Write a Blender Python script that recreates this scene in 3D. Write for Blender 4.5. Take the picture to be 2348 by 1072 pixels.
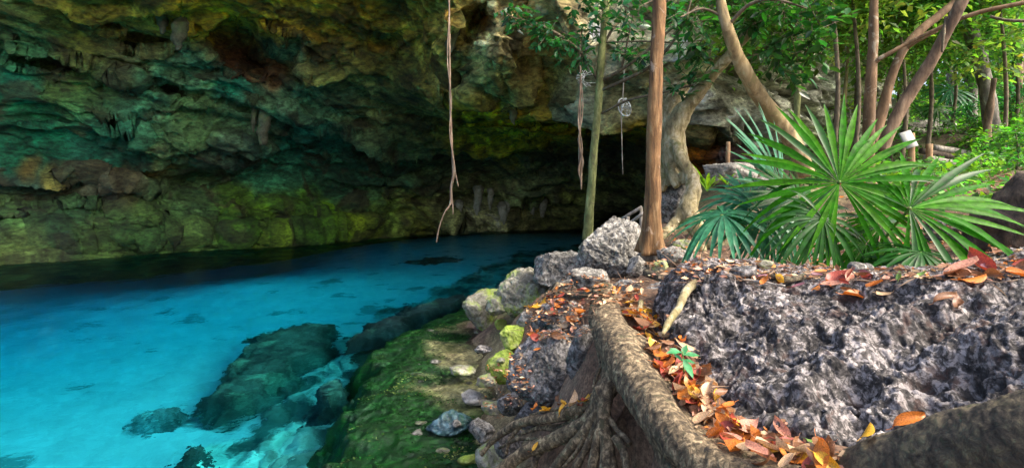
import bpy, math, random
import numpy as np
from mathutils import Vector, Matrix
from mathutils.bvhtree import BVHTree

for _o in list(bpy.data.objects):
    bpy.data.objects.remove(_o)
SC = bpy.context.scene
COL = SC.collection
R = math.radians

# ------------------------------------------------------------------ camera
F, CX, HY, HC = 1281.0, 1174.0, 440.0, 2.0      # focal length and horizon in photo pixels, camera height above the water
cd = bpy.data.cameras.new('camera')
cam = bpy.data.objects.new('camera', cd)
COL.objects.link(cam)
cam.location = (0, 0, HC)
cam.rotation_euler = (R(90), 0, 0)
cd.sensor_width = 36.0
cd.lens = 36.0 * F / 2348.0
cd.shift_y = (HY - 536.0) / 2348.0
cd.clip_start, cd.clip_end = 0.05, 500.0
SC.camera = cam

# ------------------------------------------------------------------ sky, sun, exposure
SUN_EL, SUN_AZ = 46.0, 118.0                      # azimuth clockwise from +Y (ahead) towards +X (right)
w = bpy.data.worlds.new('World')
SC.world = w
w.use_nodes = True
wn = w.node_tree
bg = wn.nodes['Background']
sky = wn.nodes.new('ShaderNodeTexSky')
sky.sky_type = 'NISHITA'
sky.sun_disc = False
sky.sun_elevation = R(SUN_EL)
sky.sun_rotation = R(SUN_AZ)
sky.air_density, sky.dust_density, sky.ozone_density = 0.7, 5.0, 0.0
wn.links.new(sky.outputs[0], bg.inputs[0])
bg.inputs[1].default_value = 0.15
sl = bpy.data.lights.new('sun', 'SUN')
sun = bpy.data.objects.new('sun', sl)
COL.objects.link(sun)
sl.energy = 1.5
sl.angle = R(15)
sl.color = (1.0, 0.92, 0.78)
_d = Vector((math.sin(R(SUN_AZ)) * math.cos(R(SUN_EL)), math.cos(R(SUN_AZ)) * math.cos(R(SUN_EL)), math.sin(R(SUN_EL))))
sun.rotation_euler = _d.to_track_quat('Z', 'Y').to_euler()
sun.location = (20, 10, 30)
SC.view_settings.view_transform = 'Standard'
SC.view_settings.look = 'None'
SC.view_settings.gamma = 1.0
SC.view_settings.use_curve_mapping = False
SC.view_settings.exposure = 1.75
SC.cycles.max_bounces = 9
SC.cycles.diffuse_bounces = 4
SC.cycles.glossy_bounces = 3
SC.cycles.transmission_bounces = 6
SC.cycles.transparent_max_bounces = 8
SC.cycles.use_denoising = True
SC.cycles.sample_clamp_indirect = 6.0

# ------------------------------------------------------------------ maths helpers
def P(px, py, d):
    """the point that stands d metres ahead and shows at photo pixel (px, py)"""
    return np.array([(px - CX) / F * d, d, HC + (HY - py) / F * d])

def water_pt(px, py, z=0.0):
    return P(px, py, F * (HC - z) / (py - HY))

def under(px, py, zb):
    """point on the pool bed at height zb seen at a pixel through the refracting surface"""
    d = np.array([(px - CX) / F, 1.0, (HY - py) / F]); d /= np.linalg.norm(d)
    p = np.array([0, 0, HC]) + d * (HC / -d[2])
    t = 1 / 1.33
    s = d[:2] * t
    r = np.array([s[0], s[1], -math.sqrt(max(1e-6, 1 - s[0] ** 2 - s[1] ** 2))])
    return p + r * (zb / r[2])

_rs = np.random.RandomState(7)
_perm = np.concatenate([_rs.permutation(512)] * 3).astype(np.int64)
_g = _rs.normal(size=(512, 3)); _g /= np.linalg.norm(_g, axis=1)[:, None]

def perlin(p):
    p = np.asarray(p, float)
    i = np.floor(p).astype(np.int64); f = p - i
    u = f * f * f * (f * (f * 6 - 15) + 10)
    i &= 511
    out = 0
    for dx in (0, 1):
        wx = u[:, 0] if dx else 1 - u[:, 0]
        a = _perm[(i[:, 0] + dx) & 511]
        for dy in (0, 1):
            wy = u[:, 1] if dy else 1 - u[:, 1]
            b = _perm[(a + i[:, 1] + dy) & 511]
            for dz in (0, 1):
                wz = u[:, 2] if dz else 1 - u[:, 2]
                g = _g[_perm[(b + i[:, 2] + dz) & 511]]
                out = out + wx * wy * wz * (g[:, 0] * (f[:, 0] - dx) + g[:, 1] * (f[:, 1] - dy) + g[:, 2] * (f[:, 2] - dz))
    return out * 1.5

def fbm(p, o=4, l=2.03, g=0.5):
    p = np.asarray(p, float); a, s = 1.0, 0
    for k in range(o):
        s = s + a * perlin(p + 17.3 * k); p = p * l; a *= g
    return s

def ridged(p, o=4, l=2.07, g=0.5):
    p = np.asarray(p, float); a, s, n = 1.0, 0, 0
    for k in range(o):
        s = s + a * (1 - np.abs(perlin(p + 31.7 * k)) * 2); n += a; p = p * l; a *= g
    return s / n

def worley(p):
    """distance to the nearest feature point and to the second nearest"""
    p = np.asarray(p, float)
    i = np.floor(p).astype(np.int64); f = p - i
    f1 = np.full(len(p), 9.0); f2 = np.full(len(p), 9.0)
    for dx in (-1, 0, 1):
        for dy in (-1, 0, 1):
            for dz in (-1, 0, 1):
                h = _perm[(_perm[(_perm[(i[:, 0] + dx) & 511] + i[:, 1] + dy) & 511] + i[:, 2] + dz) & 511]
                o = _g[h] * 0.5 + 0.5
                d = ((np.array([dx, dy, dz]) + o - f) ** 2).sum(1)
                n1 = np.minimum(f1, d); f2 = np.minimum(f2, np.maximum(f1, d)); f1 = n1
    return np.sqrt(f1), np.sqrt(f2)

def sstep(a, b, x):
    t = np.clip((x - a) / (b - a), 0, 1)
    return t * t * (3 - 2 * t)

class TPS:
    def __init__(s, pts, reg=1e-4):
        pts = np.array(pts, float); s.c = pts[:, :2]; n = len(pts)
        A = np.zeros((n + 3, n + 3)); A[:n, :n] = s.k(s.c) + reg * np.eye(n)
        A[:n, n] = 1; A[:n, n + 1:] = s.c; A[n, :n] = 1; A[n + 1:, :n] = s.c.T
        s.w = np.linalg.solve(A, np.concatenate([pts[:, 2], [0, 0, 0]]))
    def k(s, q):
        r2 = ((q[:, None, :] - s.c[None]) ** 2).sum(2)
        return 0.5 * r2 * np.log(r2 + 1e-9)
    def __call__(s, x, y):
        q = np.stack([np.ravel(x), np.ravel(y)], 1); n = len(s.c)
        out = np.concatenate([s.k(c) @ s.w[:n] for c in np.array_split(q, max(1, len(q) // 20000))])
        return (out + s.w[n] + q @ s.w[n + 1:]).reshape(np.shape(x))

def poly_sdf(poly, x, y):
    """signed distance to a closed polygon, positive inside"""
    poly = np.asarray(poly)[:, :2]; x = np.ravel(x); y = np.ravel(y)
    d = np.full(len(x), 1e9); ins = np.zeros(len(x), bool)
    for a, b in zip(poly, np.roll(poly, -1, 0)):
        e = b - a
        t = np.clip(((x - a[0]) * e[0] + (y - a[1]) * e[1]) / (e @ e + 1e-12), 0, 1)
        d = np.minimum(d, (x - a[0] - t * e[0]) ** 2 + (y - a[1] - t * e[1]) ** 2)
        c = ((a[1] > y) != (b[1] > y)) & (x < (b[0] - a[0]) * (y - a[1]) / (b[1] - a[1] + 1e-12) + a[0])
        ins ^= c
    return np.where(ins, 1, -1) * np.sqrt(d)

# ------------------------------------------------------------------ mesh helpers
ORG = {}

def raw_mesh(name, V, F_, mat, smooth=True, col=None):
    V = np.asarray(V, np.float32); F_ = np.asarray(F_, np.int32)
    me = bpy.data.meshes.new(name)
    k = F_.shape[1]
    me.vertices.add(len(V)); me.vertices.foreach_set('co', V.ravel())
    me.loops.add(F_.size); me.loops.foreach_set('vertex_index', F_.ravel())
    me.polygons.add(len(F_)); me.polygons.foreach_set('loop_start', np.arange(len(F_), dtype=np.int32) * k)
    if smooth:
        me.polygons.foreach_set('use_smooth', np.ones(len(F_), bool))
    if col is not None:
        a = me.color_attributes.new('Col', 'FLOAT_COLOR', 'POINT')
        c = np.ones((len(V), 4), np.float32); c[:, :3] = col
        a.data.foreach_set('color', c.ravel())
    me.materials.append(mat)
    me.update(calc_edges=True)
    return me

def tag(o, label=None, cat=None, group=None, kind=None):
    if label: o['label'] = label
    if cat: o['category'] = cat
    if group: o['group'] = group
    if kind: o['kind'] = kind
    return o

def link(name, data, loc, parent=None):
    """loc in world space; parents are only ever moved, never turned, while parts are added"""
    o = bpy.data.objects.new(name, data); COL.objects.link(o)
    loc = np.asarray(loc, float)
    if parent is not None:
        o.parent = parent
        o.location = loc - ORG[parent.name]
    else:
        o.location = loc
    ORG[o.name] = loc
    return o

def thing(name, loc, label, cat, group=None):
    return tag(link(name, None, loc), label, cat, group)

def mesh_obj(name, V, F_, mat, parent=None, origin=None, smooth=True, col=None):
    V = np.asarray(V, float)
    if origin is None:
        origin = ORG[parent.name] if parent is not None else np.array([V[:, 0].mean(), V[:, 1].mean(), V[:, 2].min()])
    return link(name, raw_mesh(name, V - origin, F_, mat, smooth, col), origin, parent)

HIT = []
def solid(V, F_):
    """remember a surface that leaves can come to rest on"""
    HIT.append((np.asarray(V, float), np.asarray(F_)))

def grid_faces(nr, nc):
    i = np.arange(nr * nc).reshape(nr, nc)
    return np.stack([i[:-1, :-1], i[:-1, 1:], i[1:, 1:], i[1:, :-1]], -1).reshape(-1, 4)

def grid_normals(V, nr, nc):
    G = V.reshape(nr, nc, 3)
    n = np.cross(np.gradient(G, axis=1), np.gradient(G, axis=0)).reshape(-1, 3)
    return n / (np.linalg.norm(n, axis=1)[:, None] + 1e-12)

def catmull(P_, n):
    P_ = np.asarray(P_, float)
    if len(P_) == 2:
        t = np.linspace(0, 1, n + 1)[:, None]
        return P_[0] * (1 - t) + P_[1] * t
    Q = np.vstack([2 * P_[0] - P_[1], P_, 2 * P_[-1] - P_[-2]]); out = []
    for k in range(len(P_) - 1):
        a, b, c, d = Q[k:k + 4]
        for t in np.linspace(0, 1, n, endpoint=False):
            out.append(0.5 * (2 * b + (c - a) * t + (2 * a - 5 * b + 4 * c - d) * t * t + (3 * b - a - 3 * c + d) * t ** 3))
    out.append(P_[-1])
    return np.array(out)

def tube(pts, rad, seg=10, sub=6, noise=0.0, nscale=6.0, flute=None, seed=0.0, stretch=1.0):
    """tapered tube; flute = (count, strength array function of 0..1) gives buttress ribs"""
    rr = catmull(np.stack([rad, rad, rad], 1), sub)[:, 0]
    C = catmull(pts, sub); n = len(C)
    T = np.gradient(C, axis=0); T /= np.linalg.norm(T, axis=1)[:, None] + 1e-12
    up = np.array([0, 1.0, 0]) if abs(T[0][1]) < 0.9 else np.array([1.0, 0, 0])
    X = np.cross(up, T[0]); X /= np.linalg.norm(X); V = []
    th = np.linspace(0, 2 * np.pi, seg, endpoint=False)
    for k in range(n):
        X = X - T[k] * (X @ T[k]); X /= np.linalg.norm(X); Y = np.cross(T[k], X)
        r = np.full(seg, rr[k])
        if flute is not None:
            t = k / (n - 1)
            r = r * (1 + flute[1](t) * np.cos(th * flute[0] + seed + 0.7 * np.sin(3 * t)))
        V.append(C[k] + np.outer(np.cos(th) * r, X) + np.outer(np.sin(th) * r, Y))
    V = np.array(V).reshape(-1, 3)
    if noise:
        ctr = np.repeat(C, seg, 0); d = V - ctr; l = np.linalg.norm(d, axis=1)[:, None] + 1e-9
        V = V + d / l * (noise * fbm(V * np.array([nscale, nscale, nscale / stretch]) + seed * 3.1, 3))[:, None]
    i = np.arange(n * seg).reshape(n, seg); j = np.roll(i, -1, 1)
    F_ = np.stack([i[:-1], j[:-1], j[1:], i[1:]], -1).reshape(-1, 4)
    c0, c1 = len(V), len(V) + 1
    V = np.vstack([V, C[0], C[-1]])
    cap = [[c0, j[0][k], i[0][k], c0] for k in range(seg)]
    A = np.stack([np.full(seg // 2, c0), i[0][::2][:seg // 2], np.roll(i[0], -1)[::2][:seg // 2], np.roll(i[0], -2)[::2][:seg // 2]], 1)[:, ::-1]
    B = np.stack([np.full(seg // 2, c1), i[-1][::2][:seg // 2], np.roll(i[-1], -1)[::2][:seg // 2], np.roll(i[-1], -2)[::2][:seg // 2]], 1)
    return V, np.vstack([F_, A, B])

def merge(parts):
    V, F_, n = [], [], 0
    for v, f in parts:
        V.append(v); F_.append(np.asarray(f) + n); n += len(v)
    return np.vstack(V), np.vstack(F_)

def remeshed(parts, voxel, smooth=4):
    """fuse overlapping tubes into one skin"""
    V, F_ = merge(parts)
    me = bpy.data.meshes.new('tmp'); me.from_pydata(V.tolist(), [], F_.tolist()); me.update()
    o = bpy.data.objects.new('tmp', me); COL.objects.link(o)
    m = o.modifiers.new('r', 'REMESH'); m.mode = 'VOXEL'; m.voxel_size = voxel
    if smooth:
        s = o.modifiers.new('s', 'SMOOTH'); s.iterations = smooth; s.factor = 0.5
    dg = bpy.context.evaluated_depsgraph_get()
    e = o.evaluated_get(dg); em = e.to_mesh()
    n = len(em.vertices); V = np.empty(n * 3, np.float32); em.vertices.foreach_get('co', V)
    N = np.empty(n * 3, np.float32); em.vertices.foreach_get('normal', N)
    em.calc_loop_triangles()
    T = np.empty(len(em.loop_triangles) * 3, np.int32); em.loop_triangles.foreach_get('vertices', T)
    e.to_mesh_clear(); bpy.data.objects.remove(o); bpy.data.meshes.remove(me)
    return V.reshape(-1, 3).astype(float), N.reshape(-1, 3).astype(float), T.reshape(-1, 3)

def ico(sub):
    import bmesh
    bm = bmesh.new(); bmesh.ops.create_icosphere(bm, subdivisions=sub, radius=1.0)
    V = np.array([v.co[:] for v in bm.verts]); F_ = np.array([[v.index for v in f.verts] for f in bm.faces])
    bm.free(); return V, F_
_ico = {}

def rock_geo(size, seed, sub=5, cuts=9, karst=0.06, lump=0.25, flat_base=None, kscale=5.0):
    """a weathered limestone block: chopped by planes, lumped, pitted"""
    if sub not in _ico: _ico[sub] = ico(sub)
    V, F_ = _ico[sub]; rs = np.random.RandomState(seed)
    V = V.copy()
    N0 = V.copy()
    V = V * (1 + lump * fbm(V * 1.1 + seed * 5.3, 3))[:, None]
    for k in range(cuts):
        n = rs.normal(size=3); n /= np.linalg.norm(n); c = rs.uniform(0.55, 0.85)
        s = V @ n - c
        V = V - np.outer(np.maximum(s, 0) * 0.92, n)
    V = V * np.asarray(size)
    m = np.mean(size)
    q = V / m
    f1, f2 = worley(q * kscale + seed)
    dsp = karst * (1.2 * ridged(q * kscale * 0.55 + seed * 2.2, 4) - 0.8) - karst * 0.9 * (1 - sstep(0.05, 0.42, f1)) + karst * 0.45 * fbm(q * kscale * 2.6, 3)
    dsp = dsp + karst * 0.8 * np.minimum(f2 - f1, 0.25)
    V = V + N0 * (dsp * m)[:, None]
    return V, F_

# ------------------------------------------------------------------ leaves as batches
def leaf_batch(pos, dr, nr, ln, wd=0.42, fold=0.25, rich=False, curl=0.0):
    dr = dr / (np.linalg.norm(dr, axis=1)[:, None] + 1e-9)
    sd = np.cross(nr, dr); sd /= np.linalg.norm(sd, axis=1)[:, None] + 1e-9
    nn = np.cross(dr, sd)
    L = ln[:, None]; n = len(pos)
    if rich:
        pr = [(0, 0, 0), (.32, .46, fold), (.68, .36, fold * .8), (1, 0, -curl), (.68, -.36, fold * .8), (.32, -.46, fold), (.5, 0, 0)]
        fs = [(0, 6, 1), (1, 6, 2), (2, 6, 3), (3, 6, 4), (4, 6, 5), (5, 6, 0)]
    else:
        pr = [(0, 0, 0), (.48, .5, fold), (1, 0, -curl), (.48, -.5, fold), (.5, 0, 0)]
        fs = [(0, 4, 1), (1, 4, 2), (2, 4, 3), (3, 4, 0)]
    V = np.stack([pos + dr * L * a + sd * L * (b * wd) + nn * L * (c * wd) for a, b, c in pr], 1)
    k = len(pr)
    F_ = (np.arange(n)[:, None, None] * k + np.array(fs)[None]).reshape(-1, 3)
    return V.reshape(-1, 3), F_, k

def spray(rs, centre, radii, twigs, per, ln, droop=0.25, twig_len=0.5, out=None):
    """leafy twigs scattered through an ellipsoid; returns leaf arrays and twig tubes"""
    centre = np.asarray(centre); radii = np.asarray(radii)
    pos, dr, nr, tw = [], [], [], []
    for t in range(twigs):
        v = rs.normal(size=3); v /= np.linalg.norm(v); v = v * rs.uniform(0.15, 1) ** 0.5
        c = centre + v * radii
        d = rs.normal(size=3) * 0.6 + v + (np.asarray(out) if out is not None else 0); d[2] -= droop; d /= np.linalg.norm(d)
        L = twig_len * rs.uniform(0.6, 1.3)
        a = c - d * L * 0.5
        sdv = np.cross(d, [0, 0, 1.0]); sdv /= np.linalg.norm(sdv) + 1e-9
        tw.append((a, c + d * L * 0.5))
        for k in range(per):
            s = (k + 0.7) / per
            side = 1 if k % 2 else -1
            pos.append(a + d * L * s + rs.normal(size=3) * 0.01 * L)
            dr.append(d * 0.5 + sdv * side * rs.uniform(.5, 1) + rs.normal(size=3) * 0.3 + np.array([0, 0, -droop * rs.uniform(0, 1.2)]))
            nr.append(np.array([0, 0, 1.0]) + rs.normal(size=3) * 0.45)
    n = len(pos)
    return np.array(pos), np.array(dr), np.array(nr), ln * rs.uniform(0.65, 1.25, n), tw

def twig_tubes(tw, r):
    A = np.array([t[0] for t in tw]); B = np.array([t[1] for t in tw]); n = len(A)
    d = B - A; d /= np.linalg.norm(d, axis=1)[:, None] + 1e-9
    x = np.cross(d, np.array([0.3, 0.5, 0.8])); x /= np.linalg.norm(x, axis=1)[:, None] + 1e-9; y = np.cross(d, x)
    V = []
    for e, s in ((A, 1.0), (B, 0.5)):
        for k in range(3):
            a = 2 * math.pi * k / 3
            V.append(e + (x * math.cos(a) + y * math.sin(a)) * r * s)
    V = np.stack(V, 1)
    F_ = (np.arange(n)[:, None, None] * 6 + np.array([(0, 1, 4, 3), (1, 2, 5, 4), (2, 0, 3, 5)])[None]).reshape(-1, 4)
    return V.reshape(-1, 3), F_

def tint(rs, n, base, k, spread=0.25, hue=0.15):
    """per-leaf pigment, repeated over each leaf's k vertices"""
    c = np.asarray(base)[None] * rs.lognormal(0, spread, (n, 1)) * rs.lognormal(0, hue, (n, 3))
    return np.repeat(np.clip(c, 0, 0.8), k, 0)
# ------------------------------------------------------------------ materials
def nt_new(name):
    m = bpy.data.materials.new(name); m.use_nodes = True
    t = m.node_tree; b = t.nodes['Principled BSDF']
    return m, t, b

def nd(t, typ, **kw):
    n = t.nodes.new('ShaderNode' + typ)
    for k, v in kw.items():
        if k.startswith('i_'):
            n.inputs[k[2:].replace('_', ' ')].default_value = v
        else:
            setattr(n, k, v)
    return n

def ramp(t, src, stops):
    r = nd(t, 'ValToRGB'); e = r.color_ramp.elements
    while len(e) < len(stops): e.new(0.5)
    for x, (p_, c) in zip(e, stops):
        x.position = p_; x.color = tuple(c) + (1,) if len(c) == 3 else c
    t.links.new(src, r.inputs[0]); return r.outputs[0]

def g3(v): return (v, v, v)

def noise(t, co, scale, detail=6, rough=0.6, dist=0.0):
    n = nd(t, 'TexNoise'); n.inputs['Scale'].default_value = scale; n.inputs['Detail'].default_value = detail
    n.inputs['Roughness'].default_value = rough; n.inputs['Distortion'].default_value = dist
    t.links.new(co, n.inputs['Vector']); return n.outputs['Fac']

def mixc(t, fac, a, b, mode='MIX'):
    m = nd(t, 'Mix', data_type='RGBA', blend_type=mode)
    for s, v in ((m.inputs[0], fac), (m.inputs[6], a), (m.inputs[7], b)):
        if isinstance(v, (int, float)): s.default_value = v
        elif isinstance(v, tuple): s.default_value = v + (1,)
        else: t.links.new(v, s)
    return m.outputs[2]

def math_(t, op, a, b=0.0):
    m = nd(t, 'Math', operation=op)
    for s, v in zip(m.inputs, (a, b)):
        if isinstance(v, (int, float)): s.default_value = v
        else: t.links.new(v, s)
    return m.outputs[0]

def bump(t, b, h, strength, dist, prev=None):
    n = nd(t, 'Bump'); n.inputs['Strength'].default_value = strength; n.inputs['Distance'].default_value = dist
    t.links.new(h, n.inputs['Height'])
    if prev is not None: t.links.new(prev, n.inputs['Normal'])
    t.links.new(n.outputs[0], b.inputs['Normal']); return n.outputs[0]

def objco(t, scale=(1, 1, 1)):
    c = nd(t, 'TexCoord').outputs['Object']
    if scale != (1, 1, 1):
        mp = nd(t, 'Mapping'); mp.inputs['Scale'].default_value = scale; t.links.new(c, mp.inputs[0]); return mp.outputs[0]
    return c

def rock_mat(name, dark, mid, light, scale, patch=None, patch_amt=0.0, bumpd=0.02, spots=None, contrast=1.0, rough=0.9):
    """karst limestone: pale crust, dark lichen blotches, an optional second pigment in patches"""
    m, t, b = nt_new(name); co = objco(t)
    n1 = noise(t, co, scale, 8, 0.68, 0.6)
    lo, hi = 0.5 - 0.13 / contrast, 0.5 + 0.15 / contrast
    c = ramp(t, n1, [(lo - 0.08, dark), (lo + 0.05, mid), (hi, light)])
    n0 = noise(t, co, scale * 0.14, 5, 0.6)
    c = mixc(t, 1.0, c, ramp(t, n0, [(0.32, g3(0.35)), (0.66, g3(1.2))]), 'MULTIPLY')
    v = nd(t, 'TexVoronoi'); v.inputs['Scale'].default_value = scale * 1.6; t.links.new(co, v.inputs['Vector'])
    n2 = noise(t, co, scale * 3.1, 4, 0.7)
    c = mixc(t, ramp(t, n2, [(0.56, g3(0)), (0.66, g3(0.85))]), c, dark)
    if spots is not None:
        n4 = noise(t, co, scale * 0.35, 5, 0.65, 1.0)
        c = mixc(t, ramp(t, n4, [(0.55, g3(0)), (0.63, g3(0.75))]), c, spots)
        n5 = noise(t, co, scale * 0.22, 6, 0.7, 0.8)
        c = mixc(t, ramp(t, n5, [(0.36, g3(0.88)), (0.46, g3(0))]), c, dark)
        n6 = noise(t, co, scale * 0.6, 6, 0.75, 0.5)
        c = mixc(t, ramp(t, n6, [(0.62, g3(0)), (0.66, g3(0.8))]), c, tuple(min(.8, x * 1.45) for x in light))
    if patch is not None:
        n3 = noise(t, co, scale * 0.12, 7, 0.7, 0.4)
        c = mixc(t, ramp(t, n3, [(0.62 - patch_amt * 0.4, g3(0)), (0.70 - patch_amt * 0.35, g3(0.92))]), c, mixc(t, n1, tuple(x * 0.45 for x in patch), tuple(min(1, x * 1.7) for x in patch)))
    t.links.new(c, b.inputs['Base Color']); b.inputs['Roughness'].default_value = rough
    p = bump(t, b, n1, 0.8, bumpd)
    p = bump(t, b, v.outputs['Distance'], 0.5, bumpd * 0.8, p)
    bump(t, b, n2, 0.6, bumpd * 0.3, p)
    return m

def pigment_mat(name, scale, lo=0.45, hi=1.6, bumpd=0.05, rough=0.85, fleck=None, fleck_amt=0.5, stretch=(1, 1, 1), soft=False):
    """surface whose pigment comes from the Col attribute, broken up by fine noise"""
    m, t, b = nt_new(name); co = objco(t, stretch)
    a = nd(t, 'Attribute', attribute_name='Col').outputs['Color']
    n1 = noise(t, co, scale, 9, 0.7, 0.7)
    c = mixc(t, 1.0, a, ramp(t, n1, [(0.3, g3(lo)), (0.5, g3(1.0)), (0.68, g3(hi))]), 'MULTIPLY')
    n2 = noise(t, co, scale * 4.3, 6, 0.7, 0.3)
    c = mixc(t, 1.0, c, ramp(t, n2, [(0.36, g3(0.85 if soft else 0.42)), (0.62, g3(1.1 if soft else 1.4))]), 'MULTIPLY')
    if fleck is not None:
        n3 = noise(t, co, scale * 2.1, 8, 0.75, 1.2)
        c = mixc(t, ramp(t, n3, [(0.6, g3(0)), (0.68, g3(fleck_amt))]), c, fleck)
    t.links.new(c, b.inputs['Base Color']); b.inputs['Roughness'].default_value = rough
    p = bump(t, b, n1, 0.9, bumpd)
    bump(t, b, n2, 0.7, bumpd * 0.35, p)
    return m

def bark_mat(name, c1, c2, c3, scale=6.0, stretch=0.25, bumpd=0.012, blotch=None, blotch_amt=0.5, rough=0.85, rings=False):
    m, t, b = nt_new(name); co = objco(t, (1, 1, stretch)); co0 = objco(t)
    n1 = noise(t, co, scale * 2.5, 8, 0.7, 0.5)
    n0 = noise(t, co0, scale * 0.5, 5, 0.65, 0.4)
    c = ramp(t, n1, [(0.34, c1), (0.5, c2), (0.66, c3)])
    c = mixc(t, 1.0, c, ramp(t, n0, [(0.32, g3(0.6)), (0.66, g3(1.25))]), 'MULTIPLY')
    if blotch is not None:
        n3 = noise(t, co0, scale * 0.9, 6, 0.65, 0.8)
        c = mixc(t, ramp(t, n3, [(0.52 + 0.1 * (1 - blotch_amt), g3(0)), (0.58 + 0.1 * (1 - blotch_amt), g3(0.9))]), c, blotch)
    t.links.new(c, b.inputs['Base Color']); b.inputs['Roughness'].default_value = rough
    p = bump(t, b, n1, 0.9, bumpd)
    bump(t, b, noise(t, co0, scale * 9, 4, 0.7), 0.6, bumpd * 0.4, p)
    return m

def leaf_mat(name, trans=0.35, rough=0.35, spec=0.5, attr=True, color=(.05, .15, .02), tcol=(1.5, 1.6, .5), veins=False):
    m, t, b = nt_new(name)
    if attr:
        c = nd(t, 'Attribute', attribute_name='Col').outputs['Color']
    else:
        co = objco(t)
        c = ramp(t, noise(t, co, 22.0, 5, 0.6), [(0.35, tuple(x * 0.6 for x in color)), (0.5, color), (0.68, tuple(min(1, x * 1.5) for x in color))])
    t.links.new(c, b.inputs['Base Color'])
    b.inputs['Roughness'].default_value = rough
    b.inputs['Specular IOR Level'].default_value = spec
    tr = nd(t, 'BsdfTranslucent')
    t.links.new(mixc(t, 1.0, c, tuple(tcol), 'MULTIPLY'), tr.inputs[0])
    mx = nd(t, 'MixShader'); mx.inputs[0].default_value = trans
    t.links.new(b.outputs[0], mx.inputs[1]); t.links.new(tr.outputs[0], mx.inputs[2])
    t.links.new(mx.outputs[0], t.nodes['Material Output'].inputs[0])
    return m

M = {}
M['cliff'] = pigment_mat('cliff_rock', 1.5, 0.30, 1.9, 0.14, 0.9, fleck=(.02, .018, .012), fleck_amt=0.75, stretch=(1, 1, 2.0))
M['bed'] = pigment_mat('pool_bed', 1.6, 0.86, 1.12, 0.03, 0.95, soft=True)
M['shelf'] = pigment_mat('mossy_shelf', 7.0, 0.25, 1.9, 0.02, 0.6, fleck=(.20, .24, .06), fleck_amt=0.25)
M['soil'] = pigment_mat('litter_soil', 14.0, 0.4, 1.7, 0.012, 0.95, fleck=(.34, .16, .07), fleck_amt=0.7)
M['sunken'] = pigment_mat('sunken_rock', 3.0, 0.4, 1.7, 0.05, 0.9)
GD, GM, GL = (.022, .021, .02), (.21, .205, .215), (.50, .48, .50)
M['big_rock'] = rock_mat('weathered_limestone', (.010, .009, .009), (.085, .078, .075), (.40, .365, .355), 25.0, None, 0, 0.022, spots=(.075, .042, .034), contrast=2.1)
M['grey_rock'] = rock_mat('grey_limestone', GD, (.17, .163, .145), (.42, .40, .36), 19.0, (.13, .15, .04), 0.14, 0.022, contrast=1.9)
M['pale_rock'] = rock_mat('pale_limestone', (.05, .045, .04), (.27, .255, .225), (.52, .49, .44), 15.0, None, 0, 0.015)
M['slab_rock'] = rock_mat('dark_karst', GD, (.13, .125, .12), (.36, .34, .33), 22.0, (.09, .10, .035), 0.15, 0.022, contrast=1.9)
M['moss_rock'] = rock_mat('mossy_limestone', (.05, .06, .03), (.21, .20, .15), (.48, .46, .38), 17.0, (.20, .28, .03), 0.42, 0.018)
M['lime_rock'] = rock_mat('algae_limestone', (.07, .10, .02), (.26, .32, .05), (.52, .55, .22), 16.0, (.22, .32, .03), 0.5, 0.02)
M['teal_rock'] = rock_mat('wet_blue_rock', (.006, .016, .022), (.015, .055, .075), (.10, .20, .25), 14.0, (.008, .07, .03), 0.35, 0.03, contrast=1.4, rough=0.3)
M['root'] = bark_mat('root_bark', (.014, .011, .007), (.115, .084, .047), (.42, .325, .195), 16.0, 0.8, 0.016, blotch=(.07, .065, .03), blotch_amt=0.25)
M['root_dark'] = bark_mat('dark_root_bark', (.022, .018, .014), (.085, .068, .045), (.22, .18, .10), 13.0, 1.0, 0.015, blotch=(.05, .06, .025), blotch_amt=0.3)
M['red_bark'] = bark_mat('red_bark', (.06, .03, .012), (.19, .098, .036), (.33, .205, .095), 9.0, 0.10, 0.02, blotch=(.36, .27, .19), blotch_amt=0.05)
M['green_bark'] = bark_mat('green_bark', (.09, .10, .035), (.19, .21, .07), (.32, .33, .14), 7.0, 0.4, 0.005, blotch=(.10, .09, .05), blotch_amt=0.3)
M['fig_bark'] = bark_mat('fig_bark', (.10, .08, .035), (.27, .225, .11), (.46, .41, .28), 5.0, 0.4, 0.02, blotch=(.15, .14, .045), blotch_amt=0.6)
M['tan_bark'] = bark_mat('tan_bark', (.12, .085, .04), (.30, .22, .10), (.46, .37, .21), 4.0, 0.35, 0.01, blotch=(.22, .18, .07), blotch_amt=0.4)
M['peel_bark'] = bark_mat('peeling_bark', (.075, .042, .02), (.17, .10, .05), (.27, .175, .10), 3.2, 0.3, 0.008, blotch=(.36, .31, .22), blotch_amt=0.3)
M['brown_bark'] = bark_mat('brown_bark', (.05, .035, .022), (.16, .10, .06), (.30, .21, .13), 4.0, 0.3, 0.01, blotch=(.36, .29, .20), blotch_amt=0.2)
M['grey_bark'] = bark_mat('grey_bark', (.05, .045, .038), (.15, .135, .11), (.33, .31, .27), 4.0, 0.4, 0.012)
M['twig'] = bark_mat('twig_bark', (.05, .04, .025), (.13, .10, .06), (.22, .18, .11), 9.0, 0.4, 0.003)
M['hang_root'] = bark_mat('hanging_root', (.11, .075, .05), (.22, .155, .105), (.36, .28, .21), 10.0, 0.2, 0.004)
M['log'] = bark_mat('rotting_bark', (.02, .015, .011), (.07, .048, .034), (.17, .12, .08), 6.0, 0.5, 0.03)
M['wood'] = bark_mat('cut_wood', (.18, .10, .05), (.34, .21, .11), (.46, .32, .19), 8.0, 0.15, 0.003)
M['old_wood'] = bark_mat('old_grey_wood', (.14, .12, .10), (.30, .27, .23), (.48, .44, .40), 8.0, 0.15, 0.004)
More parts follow.
